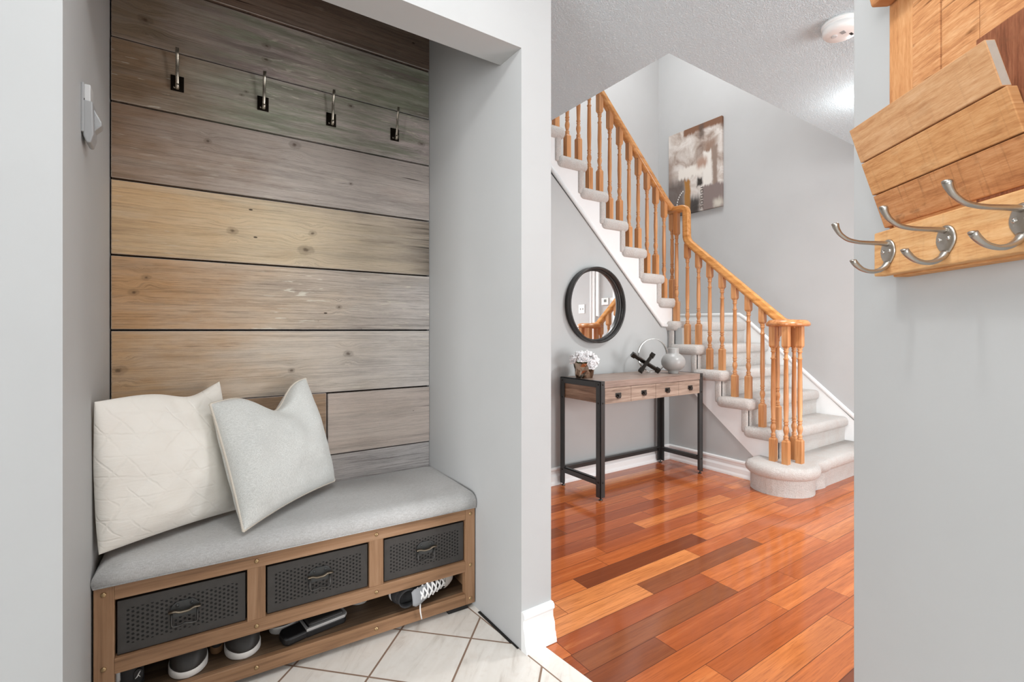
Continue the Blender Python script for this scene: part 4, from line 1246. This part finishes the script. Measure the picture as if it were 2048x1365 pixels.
def slip_on(label, toe, ang, body='shoe_leather', sole='rubber_white', name='slip_on_shoe', L=0.275, k=1.05):
    t = thing(name, label, 'shoe', (0, 0, 0))
    d = Vector((math.cos(R(ang)), math.sin(R(ang)), 0))
    pose(t, Vector((toe[0], toe[1], SZ)) - d * L, RZ(ang))
    b = NB(); shoe_sole(b, L, 0.026, k); obj('sole', b, sole, t, world=False, smooth=True)
    b = NB(); shoe_upper(b, L, 0.022, LOW, k); obj('upper', b, body, t, world=False, smooth=True)
    b = NB()
    tube(b, [(L * 0.80, 0.034, 0.083), (L * 0.785, 0.017, 0.098), (L * 0.78, 0.0, 0.1025), (L * 0.785, -0.017, 0.098), (L * 0.80, -0.034, 0.083)], 0.0018, 6); obj('stitched_seam', b, 'rubber_black', t, world=False)
    return t
slip_on('black slip-on shoe with a white sole, toe out, below the left drawer', (0.008, 1.757), -91)
slip_on('black slip-on shoe with a white sole, toe out, below the first drawer divider', (0.163, 1.758), -86)
slip_on('dark shoe with a brown sole, set back between the two slip-on shoes', (0.086, 1.835), -91, 'shoe_black', 'gum', 'dark_shoe', 0.13, 0.40)
slip_on('black low shoe with a striped white sole, pointing left behind the black sandal', (0.243, 1.862), -170, 'shoe_black', 'rubber_white', 'low_shoe', 0.20, 0.8)
slip_on('grey-soled dark shoe at the back, behind the left slip-on shoe', (-0.066, 1.90), -88, 'shoe_black', 'satin_grey', 'back_shoe', 0.16, 0.5)
slip_on('white shoe tip set back to the left of the canvas high-top', (0.575, 1.86), -65, 'lace', 'rubber_white', 'white_shoe', 0.22, 0.8)
# running shoe with heel out
t = thing('running_shoe', 'black running shoe with white heel stripes, heel out at the left end', 'shoe')
pose(t, Vector((-0.135, 1.785, SZ)), RZ(97))
b = NB(); shoe_sole(b, 0.27, 0.024, 1.1); obj('sole', b, 'rubber_black', t, world=False, smooth=True)
b = NB(); shoe_upper(b, 0.27, 0.020, [(0, 0.075), (0.05, 0.088), (0.2, 0.086), (0.4, 0.08), (0.6, 0.07), (0.8, 0.055), (1, 0.03)], 1.15); obj('upper', b, 'shoe_black', t, world=False, smooth=True)
b = NB()
tube(b, [(0.010, 0.028, 0.018), (0.004, 0.025, 0.045), (0.006, 0.026, 0.075), (0.012, 0.034, 0.088)], 0.007, 8, flatten=(1, 0.35), ref=(0, 1, 0)); obj('heel_stripe', b, 'satin_grey', t, world=False)
b = NB()
tube(b, [(0.006, -0.010, 0.062), (0.004, -0.010, 0.078), (0.010, -0.011, 0.090)], 0.008, 8, flatten=(1, 0.35), ref=(0, 1, 0)); obj('pull_tab', b, 'satin_grey', t, world=False)
b = NB(); 
loft(b, [[(x, -0.022 + 0.011 * math.cos(2 * PI * i / 20), 0.043 + 0.016 * math.sin(2 * PI * i / 20)) for i in range(20)] for x in (0.006, -0.0015)], True, True); lg = obj('heel_patch', b, 'rubber_black', t, world=False)
b = NB()
tube(b, smooth_path([(-0.002, -0.014, 0.034), (-0.003, -0.020, 0.040), (-0.003, -0.022, 0.046), (-0.002, -0.027, 0.053)], 0.004, 3), [0.0008] + [0.0016] * 8 + [0.0008], 6)
tube(b, [(-0.003, -0.021, 0.044), (-0.002, -0.026, 0.036)], 0.0009, 6)
obj('heel_emblem', b, 'lace', t, world=False)

# black slide sandal with a pale rim
t = thing('slide_sandal', 'black sandal with a pale grey rim lying on the middle of the bench shelf', 'sandal')
pose(t, Vector((0.395, 1.795, SZ)), RZ(7))
b = NB(); prism(b, [(-0.055, -0.030), (0.075, -0.030), (0.088, -0.018), (0.088, 0.065), (-0.055, 0.065)], 2, 0.0, 0.022); obj('sole', b, 'rubber_black', t, world=False, bevel=0.004)
b = NB(); prism(b, [(-0.055, -0.031), (0.078, -0.031), (0.090, -0.018), (0.091, 0.065), (0.083, 0.065), (0.080, -0.014), (0.072, -0.023), (-0.050, -0.023), (-0.046, 0.065), (-0.055, 0.065)], 2, 0.021, 0.031); obj('rim', b, 'satin_grey', t, world=False, bevel=0.002)
b = NB(); box(b, -0.044, 0.078, -0.021, 0.065, 0.020, 0.042); obj('strap', b, 'shoe_leather', t, world=False, bevel=0.008, seg=3)
b = NB(); prism(b, [(-0.128, -0.024), (-0.115, -0.036), (-0.050, -0.030), (-0.050, 0.045), (-0.118, 0.040), (-0.13, 0.02)], 2, 0.0, 0.026); obj('heel', b, 'rubber_black', t, world=False, bevel=0.007, seg=3)

# canvas high-tops lying on their side, laces to the front
def high_top(label, loc, rot, group):
    t = thing('high_top_sneaker', label, 'shoe', group=group)
    pose(t, Vector(loc), rot)
    L = 0.27
    b = NB(); shoe_sole(b, L, 0.028, 0.98); s = obj('sole', b, 'rubber_white', t, world=False, smooth=True)
    b = NB(); shoe_sole(b, L, 0.004, 1.0, 0.021, 0.006); obj('sole_stripe', b, 'rubber_black', s, world=False, smooth=True)
    b = NB(); shoe_upper(b, L, 0.024, [(0, 0.06), (0.06, 0.075), (0.3, 0.085), (0.5, 0.085), (0.7, 0.063), (0.85, 0.052), (0.95, 0.042), (1, 0.028)], 0.98); obj('upper', b, 'shoe_black', t, world=False, smooth=True)
    b = NB()
    rings = []
    for z, x0, x1, w in ((0.05, 0.004, 0.120, 0.030), (0.072, 0.002, 0.092, 0.030), (0.086, 0.0, 0.076, 0.030), (0.096, -0.002, 0.070, 0.031)):
        rings.append([((x0 + x1) / 2 + (x1 - x0) / 2 * math.cos(2 * PI * i / 24), w * math.sin(2 * PI * i / 24), z + 0.10 * max(0, 0.0)) for i in range(24)])
    inner = [[(p[0] * 0.93 + 0.003, p[1] * 0.88, p[2]) for p in r] for r in reversed(rings)]
    loft(b, rings + inner, True, False); obj('ankle_collar', b, 'shoe_black', t, world=False, smooth=True)
    b = NB()
    prof = [(0.150, 0.086, 0.020), (0.115, 0.097, 0.025), (0.090, 0.106, 0.028), (0.074, 0.112, 0.030), (0.056, 0.114, 0.031), (0.044, 0.113, 0.024)]
    loft(b, [[(x, w * a, z + 0.004 * (1 - a * a)) for a in (-1, -0.6, -0.2, 0.2, 0.6, 1)] for x, z, w in prof], False, False)
    o = obj('tongue', b, 'shoe_grey', t, world=False, smooth=True); md = o.modifiers.new('thick', 'SOLIDIFY'); md.thickness = 0.004
    b = NB(); shoe_upper(b, L, 0.024, [(0, 0.06), (0.7, 0.064), (0.85, 0.0535), (0.95, 0.044), (1, 0.031)], 0.99, 0.80, 1.0, 12, 0, 0.002); obj('toe_cap', b, 'rubber_white', t, world=False, smooth=True)
    eye = []
    for i in range(7):
        f = i / 6
        x = 0.205 - 0.130 * f; z = 0.066 + (0.034 * f ** 1.3) + 0.010 * math.sin(f * 3)
        eye.append((x, 0.021 + 0.004 * f, z))
    b = NB()
    for i in range(6):
        x, w, z = eye[i]; x2, w2, z2 = eye[i + 1]
        for sg in (1, -1):
            tube(b, smooth_path([(x, w * sg, z - 0.004), (x - 0.002, w * sg * 0.7, z + 0.010), ((x + x2) / 2, 0, z + 0.017), (x2 + 0.002, -w2 * sg * 0.7, z2 + 0.010), (x2, -w2 * sg, z2 - 0.004)], 0.008, 3), 0.0036, 6, flatten=(1.0, 0.5))
            for p in (eye[i],): sphere(b, (p[0], p[1] * sg, p[2]), 0.0052, 1, 1, 0.6, 8, 5)
    obj('laces', b, 'lace', t, world=False)
    return t
def frame_rot(xd, zd):
    x = Vector(xd).normalized(); z = Vector(zd); z = (z - z.dot(x) * x).normalized(); y = z.cross(x)
    return Matrix((x, y, z)).transposed().to_4x4()
ht = high_top('black and white canvas high-top sneaker leaning on its side below the right drawer', (0.640, 1.785, 0.1145), frame_rot((0.99, 0.08, 0.05), (-0.16, -0.97, 0.10)), None)
# loose lace end hanging over the rail
b = NB(); tube(b, smooth_path([(0.742, 1.700, 0.135), (0.728, 1.686, 0.105), (0.726, 1.684, 0.075), (0.733, 1.685, 0.040)], 0.03), 0.0026, 6); obj('loose_lace', b, 'lace', ht)

# ------------------------------------------------------------------ coat rack with mail pocket on the angled wall
def pallet_mat(name, c1, c2, c3, along, saw=0.0, stain=0.0, seed=0.):
    g = G(name, 0.75, 0, 0.2)
    x, y, z = g.xyz()
    s = g.add(g.mul(x, ED.x), g.mul(y, ED.y))
    a, c = (s, z) if along == 's' else (z, s)
    f = g.noise(g.vec(g.mul(a, 9.), seed, g.mul(c, 120.)), 1., 5, 0.6, 0.3)
    f2 = g.noise(g.vec(g.mul(a, 60.), seed + 4., g.mul(c, 480.)), 1., 3, 0.6)
    big = g.noise(g.vec(g.mul(s, 14.), seed + 8., g.mul(z, 14.)), 1., 3)
    ff = g.add(g.add(g.mul(f, 0.5), g.mul(f2, 0.28)), g.mul(big, 0.22))
    col = g.ramp(ff, [(0.36, c1), (0.5, c2), (0.64, c3)])
    if saw:
        w = g.noise(g.vec(g.mul(s, 6.), seed + 2., g.mul(z, 120.)), 1., 3, 0.5)
        m = g.mul(g.sm(w, 0.56, 0.66), g.sm(g.noise(g.vec(g.mul(s, 16.), seed + 1., g.mul(z, 10.)), 1., 3), 0.35, 0.6))
        col = g.mix(g.mul(m, saw), col, C(112, 66, 34))
    if stain:
        m = g.sm(g.noise(g.vec(g.mul(s, 20.), seed + 3., g.mul(z, 30.)), 1., 4), 0.55, 0.72)
        v = g.sm(g.noise(g.vec(g.mul(s, 130.), seed + 6., g.mul(z, 7.)), 1., 2), 0.55, 0.7)
        col = g.mix(g.mul(g.M('MAXIMUM', m, g.mul(v, 0.6)), stain), col, C(98, 66, 44))
    g.color(col)
    g.bump(ff, 0.25, 0.003)
    return g.m
MAT['pal_slat'] = pallet_mat('pallet_slat', C(160, 102, 64), C(202, 144, 96), C(224, 176, 130), 's', 0.95, 0., 1.)
MAT['pal_edge'] = pallet_mat('pallet_slat_plain', C(176, 116, 72), C(204, 146, 96), C(220, 168, 120), 'z', 0., 0., 2.)
MAT['pal_top'] = pallet_mat('pallet_plank_top', C(182, 128, 86), C(206, 158, 114), C(220, 178, 138), 's', 0., 0.12, 3.)
MAT['pal_mid'] = pallet_mat('pallet_plank_middle', C(176, 118, 72), C(204, 150, 100), C(218, 170, 122), 's', 0., 0.2, 5.)
MAT['pal_low'] = pallet_mat('pallet_plank_low', C(160, 104, 66), C(190, 132, 86), C(208, 156, 112), 's', 0., 0.55, 7.)
MAT['pal_rail'] = pallet_mat('pallet_hook_board', C(190, 132, 82), C(214, 164, 112), C(226, 184, 136), 's', 0., 0.12, 9.)
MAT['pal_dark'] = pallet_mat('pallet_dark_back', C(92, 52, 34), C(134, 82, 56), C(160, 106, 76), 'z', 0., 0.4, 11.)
MAT['endgrain'] = flat('grey_end_grain', C(190, 180, 168), 0.8, 0, 0.12, 90.)
rack = thing('coat_rack', 'rustic pallet-wood coat rack with a tilted mail pocket on the right wall', 'coat rack', tuple(rk(0.3, NW, 1.2)))
def rbox(bm, s0, s1, n0, n1, z0, z1, n0t=None, n1t=None, s1t=None, mi=0):
    n0t = n0 if n0t is None else n0t; n1t = n1 if n1t is None else n1t; s1t = s1 if s1t is None else s1t
    vs = [bm.verts.new(p) for p in (rk(s0, n0, z0), rk(s1, n0, z0), rk(s1, n1, z0), rk(s0, n1, z0), rk(s0, n0t, z1), rk(s1t, n0t, z1), rk(s1t, n1t, z1), rk(s0, n1t, z1))]
    for f in ((0, 3, 2, 1), (4, 5, 6, 7), (0, 1, 5, 4), (1, 2, 6, 5), (2, 3, 7, 6), (3, 0, 4, 7)):
        fc = bm.faces.new([vs[i] for i in f]); fc.material_index = mi
# vertical back slats
for i, (a, c) in enumerate(((-0.008, 0.0505), (0.0525, 0.112), (0.1145, 0.184), (0.1865, 0.262), (0.2645, 0.345), (0.3475, 0.43), (0.4325, 0.52))):
    b = NB(); rbox(b, a, c, NW, -0.032 + 0.0012 * (i % 2), 1.222 if i else 1.225, 1.95)
    obj('back_slat', b, 'pal_edge' if i == 0 else 'pal_slat', rack, bevel=0.001)
# dark horizontal board at the back of the pocket
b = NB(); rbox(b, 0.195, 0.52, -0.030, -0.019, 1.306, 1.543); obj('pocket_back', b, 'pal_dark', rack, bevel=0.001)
# tilted front planks
dn = 0.335; zb = 1.310; nb = -0.0173
def nf(z): return nb + dn * (z - zb)
for i, (a, c, m, e) in enumerate(((1.310, 1.3690, 'pal_low', 0.52), (1.3712, 1.4300, 'pal_mid', 0.292), (1.4325, 1.493, 'pal_top', 0.286))):
    b = NB(); th = 0.013
    rbox(b, 0.0 + (0.001, 0.0, 0.0)[i], e, nf(a) - th, nf(a), a, c, nf(c) - th, nf(c))
    if i == 2:
        for f in b.faces:
            cc = f.calc_center_median(); 
            if (cc - RO).to_3d().dot(ED) > 0.27: f.material_index = 1
    obj('pocket_plank', b, [m, 'endgrain'], rack, bevel=0.0012)
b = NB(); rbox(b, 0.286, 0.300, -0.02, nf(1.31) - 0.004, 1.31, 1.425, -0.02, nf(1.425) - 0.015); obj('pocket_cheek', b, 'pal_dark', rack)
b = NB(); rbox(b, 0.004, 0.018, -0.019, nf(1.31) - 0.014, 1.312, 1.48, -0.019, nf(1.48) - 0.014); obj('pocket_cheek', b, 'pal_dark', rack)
# board that carries the hooks, with a thinner backing board
b = NB(); rbox(b, 0.0, 0.60, -0.020, 0.0, 1.2200, 1.3000); obj('hook_board', b, 'pal_rail', rack, bevel=0.002)
b = NB(); rbox(b, 0.020, 0.60, -0.046, -0.020, 1.2165, 1.318); obj('backing_board', b, 'pal_mid', rack, bevel=0.002)
# bottom of a second pocket above
b = NB(); rbox(b, -0.006, 0.5, -0.030, 0.002, 1.724, 1.80, -0.030, 0.02); obj('upper_pocket', b, 'pal_low', rack, bevel=0.004)
# double hooks
hlab = ['brushed nickel double coat hook at the far left end of the pallet-wood rack', 'brushed nickel double coat hook, second from the far end of the pallet-wood rack', 'brushed nickel double coat hook cut off by the right edge of the view']
def rack_hook(s, zc, label):
    t = thing('double_coat_hook', label, 'coat hook', tuple(rk(s, 0.0, zc)), group='nickel hooks on the pallet-wood rack')
    b = NB()
    poly = []
    for i in range(24):
        a = 2 * PI * i / 24
        w = 0.0188 * math.cos(a); hh = 0.0232 * math.sin(a)
        if hh < 0: w *= 1 - 0.45 * (abs(hh) / 0.0232) ** 1.5
        poly.append((w, hh))
    loft(b, [[rk(s + w * k, n, zc + hh * k + 0.001) for w, hh in poly] for n, k in ((0.0, 1.0), (0.0022, 1.0), (0.0036, 0.86), (0.0038, 0.3))], True, True)
    obj('mounting_plate', b, 'nickel', t)
    def prong(name, pr, rads, flat_):
        pts = smooth_path([rk(s, n, zc + dz) for n, dz in pr], 0.014, 4)
        m = len(pts); rr_ = []
        for i in range(m):
            f = i / (m - 1) * (len(rads) - 1); k = int(min(f, len(rads) - 2)); rr_.append(rads[k] + (rads[k + 1] - rads[k]) * (f - k))
        b = NB(); tube(b, pts, rr_, 12, flatten=flat_, ref=tuple(ED))
        e = pts[-1]; sphere(b, e, rr_[-1], 1, 1, 0.45, 12, 8)
        obj(name, b, 'nickel', t)
    prong('upper_prong', [(0.0015, 0.0155), (0.010, 0.0175), (0.030, 0.0185), (0.051, 0.020), (0.070, 0.025), (0.083, 0.036), (0.0885, 0.046), (0.0905, 0.053)], [0.0052, 0.0048, 0.0042, 0.0040, 0.0040, 0.0042, 0.0050, 0.0062], (1.15, 0.85))
    prong('lower_prong', [(0.0015, -0.0165), (0.006, -0.024), (0.018, -0.032), (0.032, -0.033), (0.046, -0.028), (0.055, -0.020), (0.060, -0.013)], [0.0062, 0.0054, 0.0046, 0.0042, 0.0044, 0.0052, 0.0056], (1.15, 0.85))
    for ds in (-0.0085, 0.0085):
        b = NB(); c = rk(s + ds, 0.0036, zc + 0.003); sphere(b, c, 0.0036, 1, 1, 1, 10, 6)
        k = rk(s + ds, 0.0068, zc + 0.003)
        obj('screw', b, 'chrome', t)
for s, zc, l in ((0.040, 1.2575, hlab[0]), (0.168, 1.2555, hlab[1]), (0.289, 1.258, hlab[2])): rack_hook(s, zc, l)
